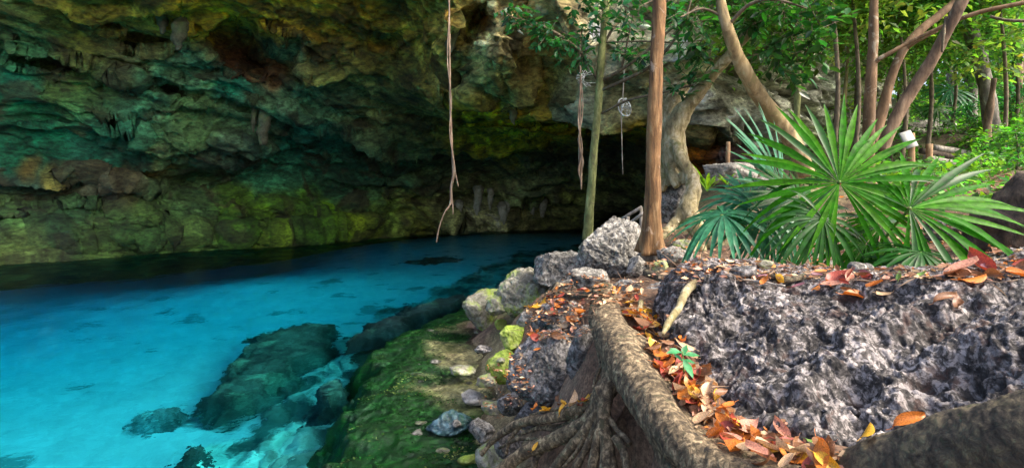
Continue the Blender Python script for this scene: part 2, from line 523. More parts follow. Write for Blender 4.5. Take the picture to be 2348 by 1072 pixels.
M['sign'] = rock_mat('weathered_white_board', (.34, .34, .33), (.52, .52, .50), (.62, .62, .60), 3.0, None, 0, 0.001, rough=0.6)
M['leaf'] = leaf_mat('tree_leaf', 0.38, 0.32)
M['leaf_far'] = leaf_mat('forest_leaf', 0.55, 0.5)
M['dry'] = leaf_mat('dry_leaf_litter', 0.15, 0.55, 0.3, tcol=(1.3, 1.0, .6))
M['palm'] = leaf_mat('palm_green', 0.5, 0.48, 0.12, False, (.028, .165, .004), (1.9, 1.8, .4))
M['palm_light'] = leaf_mat('palm_yellow_green', 0.5, 0.45, 0.15, False, (.055, .21, .006), (1.8, 1.7, .4))
M['palm_blue'] = leaf_mat('palm_blue_green', 0.28, 0.38, 0.4, False, (.030, .165, .075), (1.4, 1.6, .7))
M['palm_dark'] = leaf_mat('palm_dark_green', 0.30, 0.42, 0.3, False, (.012, .075, .006), (1.8, 1.7, .5))
M['petiole'] = bark_mat('palm_stalk', (.07, .14, .02), (.16, .26, .05), (.34, .38, .10), 6.0, 0.15, 0.002, rough=0.5)
M['bright_leaf'] = leaf_mat('bright_leaf', 0.45, 0.35, 0.5, False, (.16, .34, .02), (1.4, 1.3, .5))
M['seedling'] = leaf_mat('seedling_leaf', 0.3, 0.25, 0.6, False, (.05, .26, .09), (1.4, 1.6, .6))
M['web'] = leaf_mat('pale_web', 0.5, 0.8, 0.1, False, (.74, .76, .74), (1, 1, 1))
DRY = {'orange': (.52, .17, .03), 'yellow': (.62, .34, .03), 'red': (.30, .055, .035), 'brown': (.20, .095, .045), 'pink': (.46, .22, .15), 'tan': (.50, .34, .20), 'purple': (.20, .085, .11), 'green': (.16, .28, .06)}
for k, c in DRY.items():
    M['dry_' + k] = leaf_mat('dry_leaf_' + k, 0.18, 0.42, 0.4, False, c, (1.4, 1.0, .6))

# water: refracting surface over an absorbing body
m, t, b = nt_new('pool_water')
t.nodes.remove(b)
co = objco(t)
b1 = nd(t, 'Bump'); b1.inputs['Strength'].default_value = 0.4; b1.inputs['Distance'].default_value = 0.03
t.links.new(noise(t, co, 2.2, 3, 0.5, 0.4), b1.inputs['Height'])
b2 = nd(t, 'Bump'); b2.inputs['Strength'].default_value = 0.3; b2.inputs['Distance'].default_value = 0.01
t.links.new(noise(t, co, 9.0, 3, 0.5, 0.3), b2.inputs['Height']); t.links.new(b1.outputs[0], b2.inputs['Normal'])
rf = nd(t, 'BsdfRefraction'); rf.inputs['IOR'].default_value = 1.33; rf.inputs['Roughness'].default_value = 0.0
gl = nd(t, 'BsdfGlossy'); gl.inputs['Roughness'].default_value = 0.05
fr = nd(t, 'Fresnel'); fr.inputs['IOR'].default_value = 1.33
for x_ in (rf, gl, fr): t.links.new(b2.outputs[0], x_.inputs['Normal'])
mx = nd(t, 'MixShader'); t.links.new(math_(t, 'MULTIPLY', fr.outputs[0], 0.36), mx.inputs[0])
t.links.new(rf.outputs[0], mx.inputs[1]); t.links.new(gl.outputs[0], mx.inputs[2])
t.links.new(mx.outputs[0], t.nodes['Material Output'].inputs['Surface'])
va = nd(t, 'VolumeAbsorption')
va.inputs['Color'].default_value = (0.0, 0.862, 0.955, 1)
va.inputs['Density'].default_value = 0.78
t.links.new(va.outputs[0], t.nodes['Material Output'].inputs['Volume'])
M['water'] = m
# ------------------------------------------------------------------ ground
CTRL = [(1450, 710, 3.1), (1530, 785, 2.56), (1590, 860, 2.27), (1650, 950, 2.02), (1750, 1020, 1.81), (1880, 1050, 1.66), (2050, 1075, 1.5), (2348, 1150, 1.2),
        (1340, 690, 4.6), (1250, 690, 6.0), (1300, 770, 4.7), (1200, 830, 5.4), (1150, 780, 6.4), (1100, 760, 7.7), (1180, 705, 7.9), (1250, 640, 7.6), (1330, 645, 6.1), (1400, 645, 6.1),
        (1200, 1072, 3.45), (1400, 1072, 2.8), (1250, 960, 4.1), 
        (1500, 640, 5.0), (1600, 600, 5.5), (1700, 590, 5.5), (1850, 620, 4.2), (2000, 622, 4.0), (2150, 605, 4.0), (2300, 580, 4.2), (2500, 570, 4.2), (1450, 560, 7.5),
        (1350, 570, 8.3), (1650, 480, 8.0), (1570, 520, 8.0), (1700, 425, 11), (1850, 430, 9.5), (1900, 430, 11), (2100, 400, 12), (2300, 425, 10), (2500, 400, 11), (2100, 340, 18), (2300, 330, 18), (2600, 310, 18), (1800, 375, 16), (1620, 400, 13),
        (2000, 300, 28), (2300, 275, 28), (2700, 260, 28), (2100, 225, 45), (2500, 215, 45), (1900, 250, 45), (2300, 190, 80)]
G_ = [P(*c) for c in CTRL]
BR = [(1500, 690, 3.3), (1490, 740, 3.0), (1560, 650, 3.1), (1640, 628, 3.0), (1800, 640, 2.85), (1850, 628, 3.5), (1650, 612, 3.7), (2000, 625, 3.6), (2000, 655, 2.65), (2200, 645, 2.5), (2348, 640, 2.4), (2250, 618, 3.1), (2500, 600, 2.9), (2550, 640, 2.2),
      (1570, 745, 2.75), (1600, 800, 2.5), (1700, 700, 2.72), (1700, 850, 2.22), (1670, 930, 2.02), (1850, 750, 2.4), (1850, 900, 1.95), (1830, 1000, 1.77), (2000, 720, 2.35), (2000, 850, 1.95), (1980, 1010, 1.66), (2200, 750, 2.0), (2200, 900, 1.7), (2348, 720, 1.95), (2348, 850, 1.6), (2348, 960, 1.42), (2150, 1010, 1.5), (2600, 800, 1.6)]
B_ = [P(*c) for c in BR]                                        # top of the foreground outcrop; the soil passes below it
for c, b_ in zip(BR, B_):
    if c[2] < 2.9 and c[1] < 920 and c[0] > 1600: G_.append(b_ - np.array([0, 0, .16 if c[2] > 2.5 else .2]))
    elif c[2] >= 2.9 and c[0] > 1600: G_.append(b_ - np.array([0, 0, .07]))
for c in [(1455, 850, 2.5, .2), (1500, 920, 2.24, .2), (1550, 1000, 1.98, .22), (1630, 1064, 1.78, .2), (1480, 1040, 2.3, .25), (1410, 760, 2.95, .16), (1395, 900, 2.6, .2), (1390, 1020, 2.5, .28), (1425, 950, 2.5, .62), (1448, 1010, 2.36, .6), (1330, 1010, 2.66, .34), (1240, 1020, 2.95, .3), (1300, 970, 2.85, .26), (1180, 1040, 3.1, .25), (1350, 1080, 2.56, .3), (1520, 720, 3.1, .14), (1570, 690, 2.95, .16), (1575, 745, 2.75, .12), (1620, 790, 2.5, .12), (1760, 1108, 1.6, .2), (2100, 1072, 1.3, .25)]:
    G_.append(P(*c[:3]) - np.array([0, 0, c[3]]))
G_ += [P(1384, 690, 3.14) - np.array([0, 0, .17]), P(1384, 672, 3.5) - np.array([0, 0, .2]), P(1340, 680, 3.8) - np.array([0, 0, .12])]
G_ += [P(1450, 690, 4.3) - np.array([0, 0, .08]), P(1560, 660, 4.0), P(1450, 665, 4.9) - np.array([0, 0, .05])]
for px, py in ((1125, 1072), (1130, 1000), (1135, 900), (1115, 810), (1088, 768), (1075, 738)):
    g = water_pt(px, py); G_ += [g, g + np.array([-0.5, 0, -0.4]), g + np.array([-1.6, 0, -1.6]), g + np.array([-6, 0, -6.0])]
G_ += [np.array(v, float) for v in [(0.1, 9.2, -.15), (0.7, 10.2, -.3), (1.5, 11.5, -.3), (2.3, 13.5, -.4), (3.6, 17, -.6), (5.0, 21, -.8), (7.5, 24, 1.8), (-1.5, 11, -2.5), (0, 14, -3.5), (0, 20, -5), (-6, 20, -7), (2, 28, -5), (-12, 14, -8),
      (-3, 1.0, -1.2), (-.8, 2.0, .1), (-.6, 0.3, .55), (-6, 0, -3), (0.4, .5, 1.0), (1, .3, 1.22), (3, .5, 1.45), (6, 2, 1.9), (0.5, -3, 1.0), (4, -4, 1.6), (-3, -4, .3), (9, 8, 2.6), (14, 14, 4.2)]]
gtps = TPS(G_, 2e-3)

def gz(x, y):
    return float(gtps(np.array([x]), np.array([y]))[0])

nx, ny = 330, 330
sx = np.sinh(np.linspace(-3.2, 3.9, nx)) * 1.25 + 0.55
sy = np.concatenate([np.linspace(-7, 0.9, 20, endpoint=False), 0.9 + (np.exp(np.linspace(0, 4.5, ny - 20)) - 1) * 1.0])
X, Y = np.meshgrid(sx, sy)
Z = gtps(X, Y)
Z = np.clip(Z, -9, 26)
pp = np.stack([X.ravel(), Y.ravel(), Z.ravel()], 1)
amp = np.clip(0.012 * Y.ravel(), 0.02, 0.5)
pp[:, 2] += amp * fbm(pp * np.array([1.6, 1.6, .6]), 4) * sstep(1.2, 5, Y.ravel()) + 0.018 * fbm(pp * 9, 3)
n1 = fbm(pp * 1.3 + 5, 4)[:, None]; n2 = fbm(pp * 7 + 9, 3)[:, None]
shore = (1 - sstep(0.12, 0.55, pp[:, 2]))[:, None]
gc = np.array([.115, .066, .040]) * (1 + .5 * n2) + np.clip(n1, 0, 1) * np.array([.10, .08, .055])
gc = gc * (1 - shore) + shore * (np.array([.20, .16, .085]) * (1 + .6 * n2) + np.clip(n1 * 1.5, -.6, 1) * np.array([.06, .07, .03]))
far = sstep(5.5, 9, Y.ravel())[:, None]
gc = gc * (1 - far) + far * (np.array([.11, .10, .05]) * (1 + .5 * n2) + np.clip(n1, -.5, 1) * np.array([.05, .10, .02]))
gf = grid_faces(ny, nx)
tag(mesh_obj('ground', pp, gf, M['soil'], origin=np.zeros(3), col=np.clip(gc, .01, .7)), 'forest floor of soil and leaf litter sloping down to the pool', kind='structure')
solid(pp, gf)

# ------------------------------------------------------------------ cliff and cave
CPX = [-400, 0, 300, 600, 900, 1100, 1300, 1450, 1600, 1750, 1900, 2060]
CPY = [-450, -200, 0, 100, 200, 300, 350, 400, 450, 500]
CD = [[9.5, 9.5, 9.5, 9.5, 9.5, 9.5, 13, 13.6, 14.2, 14.8, 16, 18],
      [12, 12, 12, 12, 11.6, 11.6, 12.2, 12.7, 13.4, 14.3, 16.3, 18.8],
      [13, 13.3, 13.8, 14.2, 14, 12.9, 12.6, 12.6, 13.2, 14.3, 16.5, 19.5],
      [13.8, 14.1, 15, 15.6, 15.4, 14.2, 13.6, 13.4, 13.6, 14.6, 16.9, 19.8],
      [14.4, 14.9, 16, 17, 17.2, 16.4, 15.4, 14.6, 14.0, 14.9, 17.3, 20],
      [14.8, 15.5, 16.9, 18.6, 20, 20, 19, 17.5, 15, 15.1, 17.6, 20],
      [15, 16, 17.5, 19.6, 22, 23.6, 23, 20.8, 17, 15.4, 17.8, 20],
      [15.2, 16.3, 18.2, 20.8, 23.9, 26, 26.3, 24, 19, 15.9, 18, 20],
      [15.3, 16.4, 18.4, 21, 24.6, 27.4, 28.6, 27, 21, 17, 18, 20],
      [15.1, 16.1, 18.1, 20.7, 24.4, 28, 30.4, 30, 24, 18, 18, 20]]
CB = [(-400, 640), (0, 604), (120, 597), (250, 590), (300, 582), (400, 574), (560, 569), (680, 560), (800, 549), (1000, 533), (1200, 525), (1340, 520), (1450, 518), (1600, 516), (2060, 514)]
cnx, cny, cnu = 760, 400, 26
cpx = np.linspace(-400, 2060, cnx)
base = np.interp(cpx, [c[0] for c in CB], [c[1] for c in CB])
vv = np.linspace(0, 1, cny)
PX = np.tile(cpx, (cny, 1)); PY = -450 + (base[None] + 450) * (vv[:, None] ** 0.85)
tab = np.array(CD, float)
cols_ = np.array([np.interp(cpx, CPX, r) for r in tab])
bd = np.minimum(F * HC / (base - HY), 33)
D = np.empty((cny, cnx))
for j in range(cnx):
    D[:, j] = np.interp(PY[:, j], CPY + [base[j] + 1], list(cols_[:, j]) + [bd[j]])
for _ in range(24):
    D[1:-1] = (D[:-2] + 2 * D[1:-1] + D[2:]) / 4
    D[:, 1:-1] = (D[:, :-2] + 2 * D[:, 1:-1] + D[:, 2:]) / 4
FEAT = [(590, 120, 115, 48, 18, 1.6), (640, 95, 70, 32, 10, -.9), (520, 355, 95, 46, -12, -1.3), (470, 405, 120, 14, -14, .9), (150, 480, 170, 16, -2, .9), (300, 262, 70, 16, 12, 1.0), 
        (270, 430, 120, 24, 8, -.5), (390, 205, 60, 12, 35, .6), (335, 98, 45, 10, 0, .7), (1125, 140, 60, 120, 28, -1.9), (1038, 70, 36, 66, 8, -1.3), (1085, 50, 24, 60, 30, 1.4), (1225, 250, 40, 60, 12, -.8),
        (1260, 225, 70, 60, 0, 1.2), (1215, 465, 52, 22, 0, 2.6), (1040, 470, 36, 26, 0, 1.6), (1180, 300, 200, 16, 4, -1.0), (820, 330, 130, 30, 4, .8), (700, 470, 180, 22, -4, -.6), (930, 420, 70, 18, -10, -.7), (700, 270, 150, 18, 14, -.5),
        (1680, 300, 60, 35, -10, .8), (1750, 330, 40, 40, 0, 1.0), (1600, 310, 60, 22, 0, 1.0), (880, 100, 30, 16, 0, .8), (250, 60, 20, 8, 0, .5), (140, 150, 120, 12, 5, .6), (500, 250, 220, 10, 14, -.35), (330, 175, 300, 12, 12, -.45), (100, 285, 190, 9, 3, -.4),
        (120, 545, 220, 26, -4, -.35), (420, 535, 160, 25, -6, -.4), (760, 520, 160, 18, -6, -.5), (300, 500, 60, 40, 0, -.5), (540, 490, 30, 60, 5, -.5)]
for fx, fy, rx, ry, an, dl in FEAT:
    a = R(an); dx = PX - fx; dy = PY - fy
    u = (dx * math.cos(a) + dy * math.sin(a)) / rx; q = (-dx * math.sin(a) + dy * math.cos(a)) / ry
    wv = 0.35 * (perlin(np.stack([PX.ravel() / 38, PY.ravel() / 38, np.full(PX.size, fx)], 1)).reshape(PX.shape))
    D += dl * np.clip(1.25 - np.sqrt(u * u + q * q) + wv, 0, 1) ** 0.8 * (1 if dl > 0 else 0.9)
CV = np.stack([(PX - CX) / F * D, D, HC + (HY - PY) / F * D], -1)
un = np.linspace(0, 1, cnu + 1)[1:, None]
U = np.repeat(CV[-1][None], cnu, 0)
U[..., 2] += -8.0 * un; U[..., 1] += 2.0 * np.sin(un * 1.5)
CV = np.concatenate([CV, U]).reshape(-1, 3); cnr = cny + cnu
CN = grid_normals(CV, cnr, cnx)
tow = -(CV - np.array([0, 0, HC])); CN *= np.sign((CN * tow).sum(1))[:, None]
sv = CV[:, 2] + 0.16 * CV[:, 0] + 0.8 * fbm(CV * 0.16, 2)              # bedding planes, gently tilted
q1 = np.stack([CV[:, 0] * .22, CV[:, 1] * .22, sv * .9], 1)
wrp = np.stack([fbm(CV * .35 + 3, 2), fbm(CV * .35 + 8, 2), fbm(CV * .35 + 13, 2)], 1)
dis = 0.50 * fbm(q1 * .8 + wrp * .25, 3) + 0.22 * (ridged(q1 * np.array([1.6, 1.6, 2.3]) + wrp * .5, 4) - .55)
def ledges(x, pw):
    t = x - np.floor(x)                                             # grows downwards, then breaks back sharply below: an undercut bed
    return np.where(t > .12, ((1 - t) / .88) ** pw, t / .12)
lw = sv * .62 + .35 * fbm(CV * .28 + 61, 3) + .10 * fbm(CV * 1.1 + 61, 3)
dis += .70 * ledges(lw, 1.6) * sstep(-.25, .35, fbm(CV * .2 + 33, 2))
lw = sv * 1.55 + .5 * fbm(CV * .5 + 91, 3) + .14 * fbm(CV * 2.1 + 91, 3)
dis += .26 * ledges(lw, 1.3) * sstep(-.1, .4, fbm(CV * .33 + 133, 3))
rough = 0.2 + 1.0 * sstep(-.1, .4, fbm(CV * .3 + 150, 3))
f1, f2 = worley(CV * np.array([1.1, 1.1, 1.7]) + wrp * 1.2)
dis -= .30 * (1 - sstep(.05, .40, f1)) * sstep(0, .35, fbm(CV * .4 + 70, 2))
f1b, f2b = worley(CV * np.array([3.3, 3.3, 4.6]) + wrp * 2)
dis -= rough * .085 * (1 - sstep(.06, .45, f1b))
dis += rough * (.075 * (ridged(CV * np.array([2.2, 2.2, 4.2]) + wrp * 1.6, 4) - .6) + .05 * fbm(CV * np.array([4.5, 4.5, 8]) + wrp * 2, 3))
ck = np.abs(fbm(np.stack([CV[:, 0] * .5, CV[:, 1] * .5, sv * 1.2], 1) + wrp * .6 + 211, 4))
dis -= .22 * (1 - sstep(0, .035, ck)) * sstep(-.2, .2, fbm(CV * .25 + 231, 2))
hgt = CV[:, 2]
dis *= 0.35 + 0.65 * sstep(-.3, 1.4, hgt)
dis += 0.7 * sstep(1.3, .5, hgt) * sstep(-.6, .1, hgt) * (0.6 + .5 * fbm(CV * .5 + 22, 2))   # rounded toe at the waterline
CV2 = CV + CN * dis[:, None]
# rock pigments: lime crust, iron, algae; light painted in, paler above, darker below
PIG_SHADING = [((0, 30), (.10, .12, .06), 120), ((150, 40), (.17, .16, .06), 120), ((300, 25), (.20, .17, .07), 120), ((450, 20), (.30, .23, .07), 90), ((640, 20), (.32, .24, .09), 110), ((800, 60), (.22, .16, .06), 110), ((930, 60), (.24, .19, .08), 90),
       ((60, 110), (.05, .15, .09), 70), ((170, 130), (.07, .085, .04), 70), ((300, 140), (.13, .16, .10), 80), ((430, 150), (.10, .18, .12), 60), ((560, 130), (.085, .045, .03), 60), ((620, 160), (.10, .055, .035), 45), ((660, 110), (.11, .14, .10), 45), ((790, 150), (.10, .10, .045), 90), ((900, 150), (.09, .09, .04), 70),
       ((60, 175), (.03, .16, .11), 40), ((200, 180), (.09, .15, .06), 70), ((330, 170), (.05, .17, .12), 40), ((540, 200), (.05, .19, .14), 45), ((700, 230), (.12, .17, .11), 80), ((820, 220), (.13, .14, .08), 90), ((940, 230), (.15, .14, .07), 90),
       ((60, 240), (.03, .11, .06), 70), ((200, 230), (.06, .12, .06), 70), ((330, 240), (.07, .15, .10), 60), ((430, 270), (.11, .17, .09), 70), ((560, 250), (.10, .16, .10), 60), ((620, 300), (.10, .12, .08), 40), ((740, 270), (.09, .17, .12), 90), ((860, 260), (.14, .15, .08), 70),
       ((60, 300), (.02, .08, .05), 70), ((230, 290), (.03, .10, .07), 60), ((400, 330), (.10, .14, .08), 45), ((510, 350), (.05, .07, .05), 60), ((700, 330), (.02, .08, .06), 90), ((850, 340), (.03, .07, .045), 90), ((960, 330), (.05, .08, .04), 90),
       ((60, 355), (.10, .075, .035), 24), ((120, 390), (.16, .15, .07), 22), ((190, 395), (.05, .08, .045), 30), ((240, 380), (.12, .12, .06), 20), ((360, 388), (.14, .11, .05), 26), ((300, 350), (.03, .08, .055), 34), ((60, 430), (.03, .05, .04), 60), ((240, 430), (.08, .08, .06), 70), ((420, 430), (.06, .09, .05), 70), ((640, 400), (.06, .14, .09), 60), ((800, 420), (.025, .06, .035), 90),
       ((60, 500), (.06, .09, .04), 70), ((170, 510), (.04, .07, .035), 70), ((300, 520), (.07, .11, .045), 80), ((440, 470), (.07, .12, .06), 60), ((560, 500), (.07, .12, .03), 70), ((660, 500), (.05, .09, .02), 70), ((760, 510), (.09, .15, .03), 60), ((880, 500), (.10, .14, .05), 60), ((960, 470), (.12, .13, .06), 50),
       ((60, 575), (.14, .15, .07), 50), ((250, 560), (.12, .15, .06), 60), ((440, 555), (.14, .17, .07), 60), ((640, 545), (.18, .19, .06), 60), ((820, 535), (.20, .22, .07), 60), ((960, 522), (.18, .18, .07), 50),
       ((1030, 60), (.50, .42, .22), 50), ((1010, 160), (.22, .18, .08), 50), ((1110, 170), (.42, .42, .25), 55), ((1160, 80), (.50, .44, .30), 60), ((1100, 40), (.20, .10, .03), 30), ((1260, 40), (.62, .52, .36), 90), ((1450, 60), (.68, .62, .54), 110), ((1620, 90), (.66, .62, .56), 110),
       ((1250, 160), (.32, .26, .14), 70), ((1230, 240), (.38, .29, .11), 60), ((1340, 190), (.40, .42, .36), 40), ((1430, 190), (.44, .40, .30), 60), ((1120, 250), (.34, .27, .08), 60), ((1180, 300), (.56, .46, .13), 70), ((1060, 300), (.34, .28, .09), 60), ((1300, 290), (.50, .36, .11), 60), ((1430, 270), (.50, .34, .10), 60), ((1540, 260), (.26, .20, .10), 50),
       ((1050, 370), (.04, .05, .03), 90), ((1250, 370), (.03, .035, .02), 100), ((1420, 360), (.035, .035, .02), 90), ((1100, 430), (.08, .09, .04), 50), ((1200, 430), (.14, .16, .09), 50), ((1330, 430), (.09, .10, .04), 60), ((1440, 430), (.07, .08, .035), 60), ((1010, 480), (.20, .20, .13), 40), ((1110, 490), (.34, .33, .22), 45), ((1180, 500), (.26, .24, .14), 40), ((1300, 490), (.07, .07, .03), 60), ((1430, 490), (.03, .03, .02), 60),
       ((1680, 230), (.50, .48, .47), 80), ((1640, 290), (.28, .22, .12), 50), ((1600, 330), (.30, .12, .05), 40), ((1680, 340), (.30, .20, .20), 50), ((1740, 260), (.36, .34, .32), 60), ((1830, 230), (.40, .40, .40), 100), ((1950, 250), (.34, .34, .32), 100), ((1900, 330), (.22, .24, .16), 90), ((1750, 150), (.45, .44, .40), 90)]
pa = np.array([p_[0] for p_ in PIG_SHADING], float); pc = np.array([p_[1] for p_ in PIG_SHADING]); pr = np.array([p_[2] for p_ in PIG_SHADING], float)
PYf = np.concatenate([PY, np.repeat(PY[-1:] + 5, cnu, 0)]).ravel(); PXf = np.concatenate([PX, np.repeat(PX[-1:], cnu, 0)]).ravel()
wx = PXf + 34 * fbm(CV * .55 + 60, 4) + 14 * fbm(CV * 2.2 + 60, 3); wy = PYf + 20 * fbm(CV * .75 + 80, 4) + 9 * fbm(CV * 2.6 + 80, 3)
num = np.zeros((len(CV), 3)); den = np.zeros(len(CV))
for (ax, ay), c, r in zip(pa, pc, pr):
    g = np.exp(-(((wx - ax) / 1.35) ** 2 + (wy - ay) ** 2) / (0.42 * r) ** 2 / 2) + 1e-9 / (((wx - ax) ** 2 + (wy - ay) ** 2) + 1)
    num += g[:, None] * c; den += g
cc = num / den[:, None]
strk = ridged(np.stack([CV[:, 0] * .5, CV[:, 1] * .5, sv * 3.2], 1) + wrp * .8, 4)[:, None]
cc = cc * (0.62 + 0.65 * strk)
dk = sstep(.12, .45, fbm(np.stack([CV[:, 0] * .9, CV[:, 1] * .9, sv * 1.8], 1) + wrp + 90, 5))[:, None]
cc = cc * (1 - .72 * dk) + .72 * dk * np.array([.035, .03, .018])
lt = sstep(.22, .5, fbm(np.stack([CV[:, 0] * 1.3, CV[:, 1] * 1.3, sv * 2.4], 1) + wrp + 190, 5))[:, None]
cc = cc * (1 + .9 * lt)
lum = cc.mean(1, keepdims=True)
cc = np.maximum((lum + 1.6 * (cc - lum)) * np.array([1.0, 1.04, .86]), .006)
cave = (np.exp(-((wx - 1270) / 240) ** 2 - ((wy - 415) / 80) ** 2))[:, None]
cc = cc * (1 + 1.8 * cave) + .05 * cave  # recess colour raised, painting in the bounce light its back lacks
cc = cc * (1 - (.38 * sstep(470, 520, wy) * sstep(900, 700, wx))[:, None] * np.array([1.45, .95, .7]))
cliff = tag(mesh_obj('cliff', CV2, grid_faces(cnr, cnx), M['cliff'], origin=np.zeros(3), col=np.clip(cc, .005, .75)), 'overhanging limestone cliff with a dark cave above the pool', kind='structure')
_cg = CV2.reshape(cnr, cnx, 3)

def cliff_pt(px, py):
    j = int(np.clip(round((px + 400) / 2460 * (cnx - 1)), 0, cnx - 1))
    i = int(np.argmin(np.abs(PY[:, j] - py)))
    return _cg[i, j]

# stalactites and drip curtains that hang from the cave roof
for k, (px, py, wpx, hpx, c) in enumerate([(612, 262, 30, 82, 'drip'), (418, 60, 34, 70, 'drip'), (372, 56, 26, 62, 'drip'), (1100, 452, 20, 56, 'drip'), (1126, 450, 14, 44, 'drip'), (1148, 476, 20, 38, 'drip'), (1160, 474, 14, 30, 'drip'), (1068, 486, 16, 40, 'drip'), (1195, 478, 14, 34, 'drip'), (1242, 478, 18, 38, 'drip'), (1222, 480, 12, 34, 'drip'),
                                              (1150, 206, 22, 44, 'drip'), (1046, 90, 26, 60, 'drip'), (585, 262, 14, 60, 'drip')]):
    a = cliff_pt(px, py); s = a[1] / F
    if 'drip' not in M:
        M['drip'] = rock_mat('drip_stone', (.035, .045, .026), (.085, .095, .055), (.17, .17, .10), 6.0, (.12, .16, .06), .2, .03)
    if py > 440:
        a = a + np.array([0, -.7, .12])
        M.setdefault('pale_drip', rock_mat('pale_drip_stone', (.10, .11, .06), (.34, .33, .22), (.52, .50, .38), 5.0, None, 0, .03)); c = 'pale_drip'
    a = a + np.array([0, -.1, .12])
    L = hpx * s; r0 = wpx * s / 2
    pts = [a + np.array([0, .25, .3 * r0]), a + np.array([.02, 0, -.15 * L]), a + np.array([.04 * (k % 3 - 1), -.05, -.6 * L]), a + np.array([.06 * (k % 3 - 1), -.08, -L])]
    V, F_ = tube(pts, [r0 * 1.3, r0, r0 * .8, r0 * (.5 if k == 0 else .18)], 12, 8, r0 * .35, 2.0 / r0 * .5, seed=k)
    mesh_obj('stalactite', V, F_, M[c], cliff, origin=a)

# ------------------------------------------------------------------ pool bed, ledge, water
BC = [(-6, 4, -1.7), (-3.5, 3.2, -1.5), (-3, 5, -1.7), (-2, 4, -1.15), (-2.2, 6, -1.5), (-1.3, 5.5, -1.1), (-1.6, 7.5, -1.5), (-.8, 8.5, -1.2), (-4, 8, -2.1), (-8, 8, -2.9), (-12, 8, -4.2), (-6, 11, -2.9), (-3, 11, -2.4), (-1.0, 12, -2.0), (.3, 12, -1.2), (-11, 13, -4.3), (-15, 14, -5.2), (-8, 16, -3.6), (-3, 16, -2.2), (0, 16, -1.7),
      (1.5, 15, -1.5), (-9, 19, -5.6), (-4, 22, -2.0), (0, 22, -1.3), (3, 20, -1.2), (5, 26, -1.3), (0, 28, -1.3), (-5, 27, -3.0), (8, 34, -3), (0, 34, -6), (-20, 20, -8), (-16, 5, -3.5), (-10, 2, -2.4), (-5, 0, -1.4), (-2, 1.5, -.9)]
btps = TPS(BC, 1e-2)
bnx, bny = 560, 640
X, Y = np.meshgrid(-1.6 + np.sinh(np.linspace(-4.0, 3.4, bnx)) * .8, 0.8 + 37 * np.linspace(0, 1, bny) ** 2.0)
Z = np.minimum(btps(X, Y), -.5)
ROCKY = [under(*v) for v in [(330, 1110, -1.2), (300, 1050, -1.2), (420, 985, -1.2), (520, 950, -1.2), (640, 880, -1.2), (760, 795, -1.25), (790, 740, -1.3), (880, 690, -1.4), (1010, 645, -1.5), (1100, 612, -1.6), (1200, 580, -1.6), (1330, 562, -1.6), (1500, 552, -1.6)]]
ROCKY += [np.array(v, float) for v in [(3, 26, 0), (8, 26, 0), (6, 10, 0), (2, 3, 0), (-1.5, 2.0, 0)]]
sd = poly_sdf(ROCKY, X, Y)
pb = np.stack([X.ravel(), Y.ravel(), Z.ravel()], 1)
sd = sd + .55 * fbm(pb * np.array([1.1, .7, 0]) + 3, 4)
rk = sstep(-.12, .15, sd)
f1, f2 = worley(pb * np.array([3.4, 3.4, 0.01]) + .5 * np.stack([fbm(pb * np.array([1.5, 1.5, 0]) + 8, 3)] * 3, 1) + 4)
pb[:, 2] += rk * (.26 * ridged(pb * np.array([1.2, 1.2, 0]), 4) + .42 * np.minimum(f2 - f1, .5) - .15) + (1 - rk) * .05 * fbm(pb * np.array([.7, .5, 0]) + 11, 3)
n1 = fbm(pb * np.array([1.3, 1.0, 0]) + 21, 4); n2 = fbm(pb * np.array([4, 4, 0]) + 31, 4)
rc = np.array([.24, .34, .27]) * (1 + .9 * n2)[:, None] + (sstep(.0, .5, n1) * .4)[:, None] * np.array([.9, 1, .85]) 
dkk = sstep(-.05, -.3, n1)[:, None]
rc = rc * (1 - .85 * dkk) + dkk * .85 * np.array([.02, .045, .035])
caustic_seam = ((1 - sstep(.03, .20, f2 - f1 + .06 * n2)) * sstep(-.35, .05, n1))[:, None]  # pale net between slabs, painted in for caustic light on the bed
rc = rc * (1 - .8 * caustic_seam) + caustic_seam * .8 * np.array([.62, .68, .56])
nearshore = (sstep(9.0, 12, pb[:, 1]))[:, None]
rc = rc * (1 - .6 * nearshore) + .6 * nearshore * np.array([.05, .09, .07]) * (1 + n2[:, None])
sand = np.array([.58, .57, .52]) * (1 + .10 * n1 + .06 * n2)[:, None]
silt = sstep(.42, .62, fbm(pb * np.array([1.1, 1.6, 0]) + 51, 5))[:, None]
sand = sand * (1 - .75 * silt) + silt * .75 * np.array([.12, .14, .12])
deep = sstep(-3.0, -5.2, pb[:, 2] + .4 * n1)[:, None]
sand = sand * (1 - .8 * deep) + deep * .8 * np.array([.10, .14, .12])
bf = grid_faces(bny, bnx)
tag(mesh_obj('pool_bed', pb, bf, M['bed'], origin=np.zeros(3), col=np.clip(sand * (1 - rk[:, None]) + rc * rk[:, None], .01, .85)), 'pale sandy pool bed with rocky patches under clear water', kind='structure')

